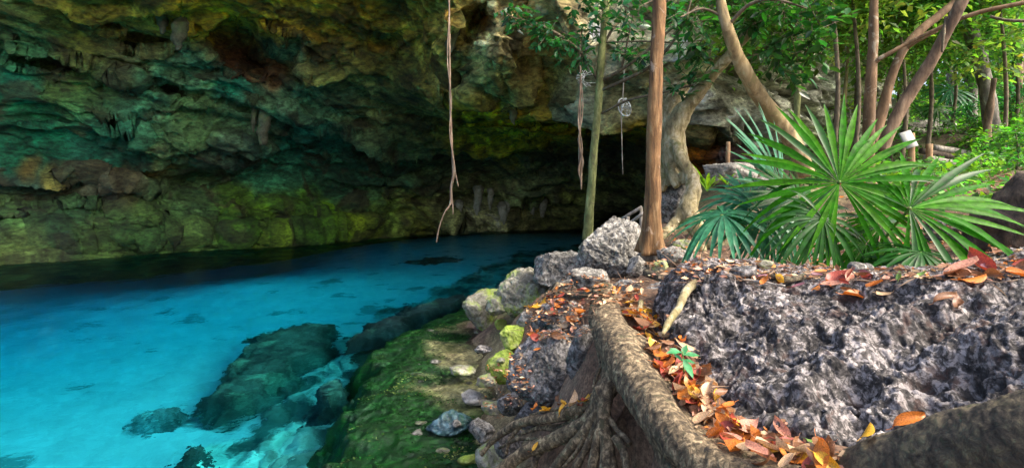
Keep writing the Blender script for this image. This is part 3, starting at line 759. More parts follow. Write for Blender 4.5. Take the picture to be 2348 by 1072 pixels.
def sunken(label, poly, zb, hgt, seed, col=(.03, .06, .045), n=110):
    """a low ledge of rock lying on the bed, outline given where it shows through the surface"""
    W = np.array([under(px, py, zb) for px, py in poly])
    lo, hi = W[:, :2].min(0) - .3, W[:, :2].max(0) + .3
    X, Y = np.meshgrid(np.linspace(lo[0], hi[0], n), np.linspace(lo[1], hi[1], n))
    q = np.stack([X.ravel(), Y.ravel(), np.full(X.size, seed * 1.7)], 1)
    sd = poly_sdf(W, X, Y) + .24 * fbm(q * np.array([2.6, 1.8, 1]), 5)
    h = sstep(-.05, .22, sd)
    z = zb - .5 + h * (hgt + .45) + h * min(1, hgt / .15) * (.10 * ridged(q * np.array([1.8, 1.8, 1]), 4) + .04 * fbm(q * 7, 3))
    V = np.stack([X.ravel(), Y.ravel(), z], 1)
    keep = (h > .002).reshape(n, n)
    f = grid_faces(n, n); k = keep[:-1, :-1] | keep[1:, :-1] | keep[:-1, 1:] | keep[1:, 1:]
    f = f[k.ravel()]; u = np.unique(f); mp = np.zeros(len(V), int); mp[u] = np.arange(len(u))
    c = np.array(col) * (1 + .8 * fbm(q * np.array([3, 3, 1]) + 5, 4))[:, None] + sstep(.3, .6, fbm(q * np.array([1.6, 1.6, 1]) + 9, 4))[:, None] * np.array([.05, .10, .06])
    o = mesh_obj('submerged_rock', V[u], mp[f], M['sunken'], origin=np.array([*W[:, :2].mean(0), zb]), col=np.clip(c[u], .005, .6))
    return tag(o, label, 'rock')

sunken('broad dark green rock ledge lying on the pale sand below the clear blue water', [(450, 918), (500, 870), (560, 800), (590, 762), (660, 745), (740, 740), (792, 752), (770, 782), (700, 830), (640, 880), (560, 915), (510, 930)], -1.25, .15, 1)
sunken('long dark submerged rock beside the mossy shelf edge', [(775, 790), (850, 742), (960, 695), (1075, 668), (1090, 690), (1010, 722), (930, 750), (840, 775)], -.75, .25, 2, (.02, .035, .035))
sunken('narrow dark rock patch under the far bright water', [(918, 600), (980, 590), (1095, 584), (1085, 600), (1000, 608), (950, 608)], -2.0, .25, 3, (.03, .06, .05))
sunken('small dark submerged rock lying below the teal shallows at the bottom edge', [(385, 1030), (440, 990), (520, 985), (500, 1015), (430, 1050), (400, 1052)], -1.2, .12, 4, (.03, .06, .05))
sunken('rounded dark submerged rock in the teal shallows beside the mossy shelf', [(715, 905), (735, 880), (778, 872), (790, 900), (765, 930), (725, 930)], -.9, .14, 5, (.02, .05, .05))
sunken('slim dark rock sunk in the sand left of the dark ledge', [(310, 940), (345, 920), (425, 918), (400, 940), (330, 958)], -1.55, .05, 6, (.16, .22, .20))
sunken('thin streaky dark rock lying alone on the sand near the bottom left', [(35, 955), (70, 930), (115, 925), (100, 945), (60, 958)], -1.65, .05, 7, (.12, .17, .17))

# mossy shelf just under the surface
EDGE = [(730, 1150), (775, 1072), (800, 960), (815, 900), (850, 850), (862, 800), (930, 752), (1010, 722), (1085, 690), (1120, 672)]
SH = [water_pt(*e) for e in EDGE] + [np.array(v, float) for v in [(2.5, 10.5, 0), (2.5, 3, 0), (-.6, 2.6, 0), (-1.6, 2.9, 0)]]
snx, sny = 230, 360
X, Y = np.meshgrid(np.linspace(-2.3, 1.3, snx), np.linspace(3.0, 11.3, sny))
q = np.stack([X.ravel(), Y.ravel(), np.zeros(X.size)], 1)
ed = poly_sdf(SH, X, Y) + .20 * fbm(q * 2.4, 5)
sz = -.072 + .055 * fbm(q * 2.3 + 7, 4) + .035 * (ridged(q * 5, 4) - .5) + .02 * fbm(q * 16, 3)
sz += .05 * sstep(.25, .0, ed) * sstep(-.05, .05, ed)
zz = sz - .20 * sstep(.40, -.1, ed) - 2.0 * sstep(.0, -.6, ed) - .12 * sstep(.0, -.08, ed)
inn = sstep(.15, .9, ed + .35 * fbm(q * 1.4 + 30, 3))
V = np.stack([X.ravel(), Y.ravel(), zz], 1)
n1 = fbm(q * 1.8 + 44, 4)[:, None]; n2 = fbm(q * 8 + 44, 3)[:, None]
beige = .85 * (sstep(.6, 1.1, ed + .55 * fbm(q * 1.5 + 71, 4)) * sstep(4.6, 6.0, Y.ravel() + .6 * n1.ravel()))[:, None]
moss = np.array([.003, .050, .002]) * (1 + .7 * n2) + np.clip(n1, 0, 1) * np.array([.008, .03, .0])
bc = np.array([.34, .28, .15]) * (1 + .5 * n2) - np.clip(n1, 0, 1) * np.array([.20, .12, .12])
sf = grid_faces(sny, snx)
tag(mesh_obj('rock_shelf', V, sf, M['shelf'], origin=np.zeros(3), col=np.clip(moss * (1 - beige) + bc * beige, .005, .6)), 'flat dark green mossy rock shelf awash at the edge of the pool', kind='structure')
solid(V, sf)
r_ = np.random.RandomState(91)
ii = r_.randint(len(V), size=60000)
ok = (V[ii, 2] > -.32) & (beige[ii, 0] < .5) & (fbm(V[ii] * 3.2 + 19, 3) + r_.normal(0, .2, len(ii)) > -.05)
ii = ii[ok][:26000]; nn_ = len(ii)
pale = sstep(.18, .4, fbm(V[ii] * np.array([2.2, 2.2, 0]) + 61, 4)) * (r_.uniform(size=nn_) < .55)
dv = r_.normal(size=(nn_, 3)); dv[:, 2] = np.abs(dv[:, 2]) * .7
tv, tf, tk = leaf_batch(V[ii] + r_.normal(0, .012, (nn_, 3)) * [1, 1, .2], dv, r_.normal(size=(nn_, 3)) + [0, 0, .8], r_.uniform(.015, .042, nn_), .5, .2)
tc = np.where(pale[:, None] > .4, np.array([.24, .27, .08]), np.array([.004, .060, .002])) * r_.lognormal(0, .45, (nn_, 1))
tag(mesh_obj('moss', tv, tf, M['dry'], origin=np.zeros(3), col=np.repeat(np.clip(tc, 0, .6), tk, 0)), 'short dark green moss and algae tufts covering the rock shelf', kind='stuff')

# water body: wavy top, closed box round the pool
wnx, wny = 300, 300
xs = np.linspace(-26, 9, wnx); ys = -1.0 + 38.5 * np.linspace(0, 1, wny) ** 1.7
X, Y = np.meshgrid(xs, ys)
q = np.stack([X.ravel(), Y.ravel(), np.zeros(X.size)], 1)
rip = 0.011 * fbm(q * np.array([2.3, 1.7, 1]) + 2 + .5 * np.stack([fbm(q * .6, 2)] * 3, 1), 3)
rip += 0.005 * fbm(q * np.array([5.5, 4.5, 1]) + 40, 2)
rip *= 0.45 + 1.8 * sstep(-4.5, -1.0, X.ravel() + .12 * (Y.ravel() - 6))* sstep(12, 6, Y.ravel())
rip += .006 * fbm(q * np.array([.55, 1.6, 1]) + 90, 3) * sstep(6, 10, Y.ravel())
top = np.stack([X.ravel(), Y.ravel(), rip], 1)
ft = grid_faces(wny, wnx)
ring = np.concatenate([np.arange(wnx), np.arange(1, wny) * wnx + wnx - 1, (wny - 1) * wnx + np.arange(wnx - 2, -1, -1), np.arange(wny - 2, 0, -1) * wnx])
low = top[ring].copy(); low[:, 2] = -9.6
nb = len(top); k = np.arange(len(ring)); k2 = np.roll(k, -1)
fs = np.stack([ring[k2], ring[k], nb + k, nb + k2], 1)
ctr = nb + len(ring)
V = np.vstack([top, low, [[-8, 15, -9.6]]])
tri = np.stack([nb + k2, nb + k, np.full(len(k), ctr)], 1)
me_f = [tuple(f) for f in ft] + [tuple(f) for f in fs] + [tuple(f) for f in tri]
me = bpy.data.meshes.new('water'); me.from_pydata(V.tolist(), [], me_f); me.polygons.foreach_set('use_smooth', np.array([len(f) == 4 and f[0] < nb and f[2] < nb for f in me_f])); me.materials.append(M['water']); me.update()
tag(link('water', me, (0, 0, 0)), 'clear turquoise pool water', kind='structure')
# ------------------------------------------------------------------ foreground rock
rtps = TPS(B_, 1e-4)
OUT = [P(*c) for c in [(1474, 705, 3.3), (1490, 750, 2.95), (1545, 800, 2.65), (1582, 865, 2.33), (1622, 945, 2.04), (1690, 1010, 1.85), (1800, 1050, 1.70), (1950, 1050, 1.6), (2100, 1060, 1.46), (2348, 1080, 1.25), (2700, 1000, 1.2), (2700, 590, 3.6), (2300, 600, 4.0), (2000, 612, 4.0), (1750, 612, 3.9), (1600, 618, 3.75), (1520, 650, 3.5)]]
rn = 560
lo = np.min(OUT, 0)[:2] - .1; hi = np.max(OUT, 0)[:2] + .1
X, Y = np.meshgrid(np.linspace(lo[0], hi[0], rn), np.linspace(lo[1], hi[1], rn))
q = np.stack([X.ravel(), Y.ravel(), np.zeros(X.size)], 1)
sd = poly_sdf(OUT, X, Y) + .05 * fbm(q * 4, 3)
Z = rtps(X, Y).ravel()
inside = sstep(-.02, .14, sd)
z = Z - .16 * (1 - inside) - .03 * (1 - sstep(0, .3, sd))
V = np.stack([q[:, 0], q[:, 1], z], 1)
N = grid_normals(V, rn, rn); N *= np.sign(N[:, 2])[:, None]
wr = np.stack([fbm(V * 6 + 3, 2), fbm(V * 6 + 8, 2), fbm(V * 6 + 13, 2)], 1)
f1, f2 = worley(V * 11 + wr * .7)
g1, g2 = worley(V * 26 + wr)
ds = .075 * fbm(V * 2.4 + 50, 3) + .040 * (ridged(V * 8 + wr * .9, 5, 2.1, .6) - .5) - .038 * (1 - sstep(.1, .5, f1)) * sstep(-.05, .3, fbm(V * 2.5 + 33, 2)) + .016 * np.minimum(f2 - f1, .4)
ds += (.3 + 1.2 * sstep(-.2, .35, fbm(V * 5 + 77, 2))) * -.011 * (1 - sstep(.1, .5, g1)) + .010 * (ridged(V * 30 + wr * 2, 3) - .5) + .006 * fbm(V * 60, 2)
for px_, py_, d_, r_, a_ in [(1935, 905, 1.92, .09, .07), (1960, 960, 1.75, .06, .05), (1700, 770, 2.5, .10, .06), (1850, 820, 2.2, .12, .05), (2080, 800, 2.05, .12, .06), (1780, 930, 1.95, .08, .05), (2230, 720, 2.1, .14, .07), (2150, 880, 1.8, .10, .05), (1640, 700, 2.8, .12, .07), (2010, 700, 2.45, .14, .06), (2290, 850, 1.7, .10, .05)]:
    c_ = P(px_, py_, d_)
    e_ = np.hypot((V[:, 0] - c_[0]) / 1.3, V[:, 1] - c_[1]) / r_ + .45 * fbm(V * 9 + 7, 3)
    ds -= a_ * (1 - sstep(.45, 1.15, e_))
crack = np.abs(fbm(np.stack([V[:, 0] * 1.1 + V[:, 1] * .6, V[:, 1] * 2.2, V[:, 2]], 1) + 4.4, 3))
ds -= .035 * (1 - sstep(.0, .03, crack))
V = V + N * (ds * sstep(-.02, .12, sd))[:, None]
keep = (sd > -.1).reshape(rn, rn); f = grid_faces(rn, rn)
k = keep[:-1, :-1] & keep[1:, 1:]
f = f[k.ravel()]; u = np.unique(f); mp = np.zeros(len(V), int); mp[u] = np.arange(len(u))
o = mesh_obj('limestone_outcrop', V[u], mp[f], M['big_rock'])
tag(o, 'huge pitted grey limestone outcrop filling the lower right beside the leaf channel', 'rock')
solid(V[u], mp[f])

# ------------------------------------------------------------------ boulders: px, py of the middle, distance, half width px, half height px, depth ratio
def boulder(px, py, d, hw, hh, seed, mat, label, dep=.9, sub=5, name='boulder', group=None, karst=.075, cuts=9, lump=.22, rot=None, kscale=5.0, cat='rock'):
    s = d / F
    V, F_ = rock_geo((hw * s, hw * s * dep, hh * s), seed, sub, cuts, karst, lump, kscale=kscale)
    V = V - (V.max(0) + V.min(0)) / 2; V = V / V.max(0) * np.array([hw * s * 1.04, hw * s * dep, hh * s * 1.04])
    if rot is not None:
        a = R(rot); V = V @ np.array([[math.cos(a), 0, -math.sin(a)], [0, 1, 0], [math.sin(a), 0, math.cos(a)]]).T
    V = V + P(px, py, d)
    o = tag(mesh_obj(name, V, F_, M[mat]), label, cat, group)
    solid(V, F_)
    return o

boulder(1398, 586, 6.5, 78, 88, 3, 'grey_rock', 'tall grey pitted boulder at the pool edge in front of the slim green trunk', sub=6, cuts=12, kscale=7)
boulder(1292, 622, 6.7, 68, 46, 5, 'grey_rock', 'low grey boulder leaning against the left of the tall pitted boulder', sub=5)
boulder(1206, 676, 7.1, 72, 62, 8, 'moss_rock', 'big rounded grey boulder with mossy green foot above the pool edge', sub=6, kscale=6)
boulder(1108, 708, 7.8, 46, 46, 11, 'moss_rock', 'green mossy boulder at the waterline left of the big rounded boulder', sub=5, kscale=6)
boulder(1148, 743, 7.2, 14, 12, 12, 'lime_rock', 'tiny smooth green stone under the big rounded boulder', sub=4, karst=.02, cuts=3)
boulder(1155, 840, 5.3, 42, 36, 14, 'lime_rock', 'bright yellow-green algae covered rock in the wet shallows', sub=5)
boulder(1178, 776, 5.9, 32, 28, 17, 'lime_rock', 'small green mossy rock above the bright yellow-green rock', sub=5)
boulder(1240, 815, 4.9, 40, 36, 19, 'moss_rock', 'pale squarish rock with a dead leaf on it beside the grey slab', sub=5, cuts=12)
boulder(1290, 728, 4.5, 56, 46, 23, 'slab_rock', 'knobbly grey rock among fallen leaves left of the root top', sub=5, karst=.09)
boulder(1335, 765, 3.85, 46, 46, 29, 'slab_rock', 'grey jagged rock pressed against the left side of the big root', sub=5, karst=.09)
boulder(1276, 858, 3.7, 106, 100, 31, 'slab_rock', 'large dark grey karst slab behind the spreading side roots', sub=6, dep=.7, rot=-24, kscale=8, karst=.05)
boulder(1348, 815, 3.3, 48, 72, 37, 'slab_rock', 'upright grey rock between the large slab and the root', sub=5, dep=.7, karst=.08)
boulder(1165, 1010, 3.5, 36, 42, 41, 'slab_rock', 'low grey rock under the tips of the side roots', sub=5)
boulder(1434, 662, 4.3, 34, 22, 43, 'pale_rock', 'pale low rock behind the top of the big root', sub=5)
boulder(1492, 583, 6.0, 34, 16, 47, 'pale_rock', 'pale flat stone at the foot of the red trunk', sub=4, cuts=14)
boulder(1552, 598, 5.6, 42, 34, 53, 'grey_rock', 'grey rough rock right of the pale flat stone', sub=5)
boulder(1512, 618, 5.4, 22, 22, 59, 'moss_rock', 'small mossy block in front of the pale flat stone', sub=4)
boulder(1462, 612, 5.7, 26, 26, 61, 'grey_rock', 'small grey rock between the tall pitted boulder and the red trunk', sub=4)
boulder(1546, 456, 7.9, 52, 56, 67, 'grey_rock', 'pale angular boulder held under the fig roots', sub=5, cuts=12)
boulder(1672, 402, 9.3, 62, 30, 71, 'pale_rock', 'bright white rock under the short wooden post', sub=5)
boulder(1742, 428, 9.0, 44, 24, 73, 'pale_rock', 'low white rock half hidden by the upright palm frond', sub=4)
boulder(1575, 566, 6.6, 40, 18, 79, 'moss_rock', 'flat mossy rock at the foot of the fig roots', sub=4)
boulder(2190, 548, 4.9, 62, 46, 83, 'grey_rock', 'rounded tan and grey boulder behind the right hand palm leaves', sub=5, karst=.03, cuts=5)
boulder(2340, 618, 2.75, 56, 44, 89, 'big_rock', 'dark rock hump at the right edge above the outcrop', sub=5)
boulder(2085, 632, 3.15, 60, 14, 97, 'slab_rock', 'dark low ledge of rock behind the outcrop rim', sub=5, dep=.6)
boulder(1088, 912, 5.3, 30, 20, 101, 'pale_rock', 'small pale cracked rock lying in the shallows', sub=4, cuts=14)
boulder(1034, 972, 4.7, 58, 32, 103, 'teal_rock', 'wet teal block lying on the mossy shelf', sub=5, cuts=22, rot=8, lump=.12, dep=.5)
boulder(1108, 800, 6.0, 20, 9, 107, 'slab_rock', 'dark flat stone in the beige shallows', sub=4)
boulder(1130, 935, 4.6, 26, 16, 109, 'moss_rock', 'mossy stone left of the large grey slab', sub=4)
boulder(1225, 780, 5.4, 18, 12, 113, 'grey_rock', 'little grey stone in leaf litter above the pale squarish rock', sub=4)
boulder(1300, 656, 6.0, 30, 16, 127, 'grey_rock', 'low grey stone beneath the twisted stick by the root', sub=4)
boulder(1905, 606, 4.4, 20, 10, 131, 'pale_rock', 'small pale stone lying under the palm stalks', sub=4)
boulder(1958, 604, 4.3, 26, 12, 137, 'pale_rock', 'flat pale stone right of the palm stalks', sub=4)
boulder(1720, 598, 4.9, 18, 9, 139, 'moss_rock', 'small mossy stone beside the end of the fig root', sub=4)
boulder(2050, 470, 8.5, 46, 30, 149, 'grey_rock', 'grey rock on the forest floor behind the palm fans', sub=4)
boulder(2190, 425, 10.0, 80, 26, 151, 'grey_rock', 'broad grey rock below the log steps in the forest', sub=4)
boulder(2120, 300, 19, 60, 28, 157, 'grey_rock', 'distant grey rock on the shaded slope', sub=4)
boulder(1140, 700, 7.0, 26, 24, 163, 'moss_rock', 'small grey mossy rock wedged between the two shore boulders', sub=4)
boulder(1250, 745, 5.2, 34, 26, 167, 'slab_rock', 'dark knobbly rock half buried in litter above the pale squarish rock', sub=4)
boulder(1210, 735, 6.0, 26, 20, 173, 'grey_rock', 'small grey rock left of the large curled yellow leaf', sub=4)
boulder(1192, 880, 4.5, 30, 34, 179, 'slab_rock', 'dark rock under the bright yellow-green rock beside the grey slab', sub=4)
boulder(1225, 955, 3.7, 44, 34, 181, 'slab_rock', 'grey rock poking out between the upper side roots', sub=4)
boulder(1352, 640, 5.6, 44, 26, 191, 'grey_rock', 'grey rock at the foot of the tall pitted boulder', sub=4)
boulder(1530, 668, 3.7, 46, 26, 193, 'pale_rock', 'light grey slab left of the outcrop shoulder', sub=5, dep=.8)
boulder(1590, 640, 3.9, 44, 18, 197, 'pale_rock', 'flat light grey slab behind the pale bending root', sub=5, dep=.8)
boulder(1135, 1050, 3.85, 44, 36, 211, 'moss_rock', 'mossy rock below the tips of the side roots at the bottom edge', sub=4)
boulder(1105, 985, 4.4, 30, 22, 223, 'grey_rock', 'grey stone between the teal block and the side roots', sub=4)
boulder(1170, 925, 4.1, 30, 26, 227, 'slab_rock', 'dark stone at the upper tip of the side roots', sub=4)
boulder(1075, 1060, 4.2, 26, 18, 229, 'lime_rock', 'small green stone at the bottom edge beside the moss', sub=4)
boulder(1115, 870, 5.2, 22, 16, 233, 'moss_rock', 'small mossy stone below the bright yellow-green rock', sub=4)
boulder(1060, 850, 5.9, 30, 10, 199, 'moss_rock', 'flat mossy stone awash in the beige shallows', sub=4)
rs = np.random.RandomState(77)
peb = []
for k in range(64):
    px, py = (rs.uniform(1085, 1330), rs.uniform(720, 960)) if k < 8 or k > 45 else (rs.uniform(950, 1180), rs.uniform(745, 1060))
    if 16 < k < 30: px, py = rs.uniform(1440, 2050), rs.uniform(585, 630)
    peb.append((px, py, k))
# (pebbles are dropped onto the ground further down)

# ------------------------------------------------------------------ the great buttress root
root_main = []
def rt(path, rad, seg=18, sub=8, **kw):
    pts = [P(*p_) for p_ in path]; r = [a * p_[2] / F for a, p_ in zip(rad, path)]
    return tube(pts, r, seg, sub, **kw)
root_main.append(rt([(1384, 690, 3.12), (1390, 740, 2.98), (1416, 792, 2.76), (1450, 850, 2.5), (1494, 920, 2.24), (1548, 1000, 1.98), (1630, 1066, 1.78), (1760, 1112, 1.6), (1950, 1125, 1.42)], [33, 39, 47, 52, 50, 48, 46, 42, 40], 20, 10))
root_main.append(rt([(1470, 785, 2.72), (1498, 830, 2.52), (1525, 890, 2.32), (1568, 955, 2.12), (1618, 1005, 1.95), (1692, 1048, 1.78), (1790, 1085, 1.62), (1900, 1098, 1.5)], [16, 20, 22, 22, 23, 24, 25, 26], 14, 10))
root_main.append(rt([(1398, 715, 3.02), (1430, 762, 2.86), (1474, 788, 2.72)], [20, 23, 18], 14, 8))
root_main.append(rt([(1416, 800, 2.78), (1404, 850, 2.66), (1396, 888, 2.58), (1366, 905, 2.58)], [32, 26, 24, 20], 14, 8))
root_main.append(rt([(1500, 935, 2.3), (1545, 1010, 2.1), (1590, 1090, 1.95)], [46, 54, 60], 18, 8))
root_main.append(rt([(1390, 895, 2.56), (1384, 960, 2.5), (1392, 1030, 2.44), (1398, 1110, 2.38)], [20, 18, 20, 24], 14, 8))
root_main.append(rt([(1382, 656, 3.10), (1384, 690, 3.12)], [27, 33], 14, 4))
V, N, T = remeshed(root_main, .0085, 7)
qn = V * 9
bk = .008 * fbm(V * 5 + 4, 2) + .0045 * (ridged(V * np.array([34, 16, 16]), 3) - .5) + .0022 * fbm(V * 90, 3) + .003 * fbm(V * 22 + 9, 2)
V = V + N * bk[:, None]
stump = thing('tree_root', P(1500, 960, 2.2), 'massive grey-brown buttress root running from its worn top down to the lower edge', 'root')
mesh_obj('main_root', V, T, M['root'], stump)
solid(V, T)
SIDE = [([(1390, 880, 2.6), (1345, 930, 2.72), (1270, 956, 2.9), (1195, 968, 3.1), (1140, 1000, 3.25), (1104, 1040, 3.3)], [17, 14, 12, 11, 8, 5]),
        ([(1390, 900, 2.55), (1345, 965, 2.68), (1270, 1008, 2.82), (1200, 1038, 2.95), (1140, 1085, 3.0)], [20, 18, 17, 15, 13]),
        ([(1385, 920, 2.55), (1345, 985, 2.6), (1300, 1036, 2.65), (1258, 1095, 2.7)], [16, 13, 12, 11]),
        ([(1384, 930, 2.54), (1358, 1000, 2.56), (1328, 1055, 2.56), (1306, 1100, 2.56)], [12, 10, 9, 9]),
        ([(1390, 940, 2.5), (1370, 1010, 2.48), (1352, 1100, 2.46)], [11, 11, 11]),
        ([(1290, 998, 2.85), (1240, 1006, 2.98), (1190, 1004, 3.1), (1146, 1026, 3.2)], [7, 6, 5, 3]),
        ([(1330, 948, 2.74), (1290, 976, 2.9), (1230, 982, 3.02), (1185, 998, 3.12)], [8, 7, 5, 3]),
        ([(1410, 1000, 2.4), (1432, 1040, 2.34), (1440, 1100, 2.28)], [10, 9, 10]),
        ([(1394, 955, 2.5), (1415, 985, 2.44), (1446, 1015, 2.36)], [8, 7, 5]),
        ([(1230, 1046, 2.9), (1222, 1085, 2.9)], [8, 7]), ([(1290, 1055, 2.7), (1283, 1100, 2.7)], [7, 6]),
        ([(1200, 968, 3.1), (1170, 1005, 3.15), (1160, 1040, 3.15)], [6, 5, 3]), ([(1255, 1012, 2.86), (1228, 1052, 2.9), (1200, 1072, 2.95)], [7, 5, 4]), ([(1340, 1000, 2.58), (1326, 1030, 2.6), (1290, 1072, 2.63)], [6, 5, 4]), ([(1240, 1000, 3.0), (1200, 1024, 3.05), (1180, 1050, 3.05)], [4, 3, 2]),
        ([(1310, 935, 2.85), (1260, 940, 2.95), (1215, 950, 3.05)], [5, 4, 3]), ([(1400, 820, 2.72), (1372, 850, 2.7), (1362, 890, 2.66)], [7, 6, 5]), ([(1368, 760, 2.98), (1374, 820, 2.85), (1384, 870, 2.68)], [5, 5, 4])]
for k, (pth, rad) in enumerate(SIDE):
    V, F_ = rt(pth, rad, 12, 9, noise=.005, nscale=15, seed=k * 1.3)
    mesh_obj('side_root', V, F_, M['root'], stump); solid(V, F_)

parts = [rt([(1850, 1130, 1.5), (2050, 1078, 1.32), (2200, 1045, 1.2), (2380, 1010, 1.08), (2600, 960, 1.0)], [52, 78, 92, 108, 120], 22, 10), rt([(1960, 1085, 1.42), (2080, 1030, 1.32), (2200, 985, 1.22), (2350, 950, 1.12), (2560, 900, 1.05)], [18, 32, 36, 42, 46], 16, 10)]
V, N, T = remeshed(parts, .0075, 6)
V = V + N * (.008 * fbm(V * 6 + 14, 3) + .005 * (ridged(V * 22 + 3, 3) - .5) + .0025 * fbm(V * 80, 2))[:, None]
tag(mesh_obj('mossy_root', V, T, M['root_dark']), 'thick dark bark root crossing the bottom right corner in front of the outcrop', 'root'); solid(V, T)

def rootlet(path, rad, mat, label, cat='root', name='surface_root', noise=.004, group=None):
    V, F_ = rt(path, rad, 10, 8, noise=noise, nscale=14, seed=path[0][0])
    solid(V, F_)
    return tag(mesh_obj(name, V, F_, M[mat]), label, cat, group)
rootlet([(1268, 668, 4.7), (1290, 672, 4.6), (1320, 678, 4.3), (1350, 672, 3.7), (1372, 676, 3.3)], [4, 7, 8, 9, 9], 'root_dark', 'twisted dark brown root reaching left from the top of the big root')
rootlet([(1268, 668, 4.7), (1278, 650, 4.9), (1262, 662, 5.0), (1235, 695, 4.9)], [4, 5, 3, 2], 'root_dark', 'thin curved twig at the end of the twisted dark root', 'twig', 'fallen_twig')
rootlet([(1640, 632, 3.05), (1600, 645, 3.05), (1572, 670, 2.95), (1556, 705, 2.8), (1535, 735, 2.7), (1520, 765, 2.6)], [8, 10, 10, 9, 8, 5], 'fig_bark', 'pale root bending over the left rim of the outcrop')
rootlet([(1470, 692, 3.25), (1466, 715, 3.1), (1472, 748, 2.85)], [6, 7, 5], 'fig_bark', 'short pale root stub among orange leaves beside the big root')
rootlet([(1690, 628, 3.1), (1750, 632, 3.0), (1800, 640, 2.86), (1842, 634, 2.9)], [4, 6, 8, 8], 'root_dark', 'bent grey stick lying on the outcrop rim', 'stick', 'fallen_stick')
rootlet([(1700, 640, 2.9), (1760, 648, 2.8), (1800, 655, 2.75)], [3, 3, 2], 'old_wood', 'thin pale twig lying on the outcrop below the bent stick', 'twig', 'fallen_twig')
rootlet([(1570, 585, 6.0), (1620, 600, 5.6), (1670, 606, 5.3), (1720, 598, 5.2)], [8, 9, 8, 6], 'root_dark', 'brown root snaking over the leaf litter in front of the fig roots')
rootlet([(1480, 625, 5.0), (1500, 632, 4.9), (1520, 640, 4.7)], [9, 9, 7], 'root_dark', 'stubby dark root piece beside the small mossy block')
# ------------------------------------------------------------------ trees near the pool
def px_path(path): return [P(*p_) for p_ in path]

def tree(name, label, cat, trunk, rad, mat, branches=(), sprays=(), seed=0, leafc=(.03, .11, .025), seg=14, noise=.012, nscale=7, flute=None, leaf_len=.12, per=7, group=None, fused=None, spread=.35, stretch=3.0, twl=.42):
    rs = np.random.RandomState(seed)
    pts = px_path(trunk); r = [a * p_[2] / F for a, p_ in zip(rad, trunk)]
    t = thing(name, pts[0], label, cat, group)
    if fused is None:
        V, F_ = tube(pts, r, seg, 8, noise, nscale, flute, seed, stretch)
        mesh_obj('trunk', V, F_, M[mat], t)
    for bp, br in branches:
        V, F_ = tube(px_path(bp), [a * p_[2] / F for a, p_ in zip(br, bp)], 7, 7, .004, 12, None, seed + bp[0][0])
        mesh_obj('branch', V, F_, M[mat if br[0] > 5 else 'twig'], t)
    if sprays:
        L, TW = [], []
        for (px, py, d, rx, ry, rd, n) in sprays:
            a = spray(rs, P(px, py, d), (rx * d / F, rd, ry * d / F), n, per, leaf_len, .3, twl)
            L.append(a[:4]); TW += a[4]
        pos, dr, nr, ln = [np.concatenate([l[k] for l in L]) for k in range(4)]
        V, F_, k = leaf_batch(pos, dr, nr, ln, .46, .12, True, .12)
        tag(mesh_obj('foliage', V, F_, M['leaf'], t, col=tint(rs, len(pos), leafc, k, spread, .15)), kind='stuff')
        V, F_ = twig_tubes(TW, .006)
        tag(mesh_obj('twigs', V, F_, M['twig'], t), kind='stuff')
    return t

tree('slim_tree', 'slim straight tree with mossy green trunk behind the tall pitted boulder', 'tree',
     [(1346, 548, 8.6), (1352, 480, 8.5), (1362, 350, 8.4), (1372, 230, 8.3), (1380, 120, 8.2), (1389, 0, 8.2), (1392, -160, 8.2)], [12, 10.5, 9, 9, 8.5, 8, 7], 'green_bark',
     [([(1374, 190, 8.3), (1340, 130, 8.1), (1290, 85, 7.9), (1230, 55, 7.7), (1175, 40, 7.6), (1150, 20, 7.5)], [4, 3.5, 3, 2.5, 2, 1]),
      ([(1374, 188, 8.3), (1425, 160, 8.0), (1480, 120, 7.8), (1540, 65, 7.6), (1600, 15, 7.5)], [4, 4, 3.5, 3, 2]),
      ([(1376, 208, 8.3), (1440, 180, 7.9), (1500, 145, 7.6), (1560, 70, 7.3), (1585, 0, 7.2)], [4.5, 4, 4, 3, 2]),
      ([(1380, 112, 8.2), (1410, 60, 8.3), (1460, 20, 8.4), (1500, 0, 8.5)], [3, 3, 2, 2]),
      ([(1383, 50, 8.2), (1350, 10, 8.1), (1310, -30, 8.0)], [3, 2.5, 2]),
      ([(1425, 160, 8.0), (1440, 90, 7.8), (1455, 20, 7.7)], [2.5, 2, 1.5]),
      ([(1380, 260, 8.3), (1440, 230, 7.9), (1520, 212, 7.5), (1590, 195, 7.3)], [2.5, 3, 2.5, 1.5]),
      ([(1385, 98, 8.2), (1470, 95, 7.9), (1560, 98, 7.6), (1620, 90, 7.5)], [2, 2, 1.6, 1])],
     [(1165, 25, 7.6, 22, 16, .2, 5), (1200, 50, 7.7, 28, 16, .25, 9), (1250, 72, 7.8, 30, 20, .3, 11), (1290, 95, 7.9, 32, 20, .3, 11), (1335, 125, 8, 28, 24, .3, 8), (1330, 15, 8.1, 50, 24, .4, 10), (1360, 60, 8.1, 36, 30, .4, 8), (1290, -20, 8, 80, 18, .5, 8),
      (1450, 60, 7.9, 60, 50, .5, 17), (1420, 10, 8, 70, 30, .5, 18), (1440, 130, 8, 36, 20, .3, 8), (1480, 140, 7.7, 36, 16, .3, 8), (1540, 40, 7.5, 50, 45, .5, 17), (1590, 110, 7.4, 40, 40, .4, 12), (1585, 190, 7.3, 24, 18, .2, 6), (1560, 215, 7.3, 16, 10, .1, 3)],
     3, (.022, .115, .040), leaf_len=.135, spread=.4, twl=.35)
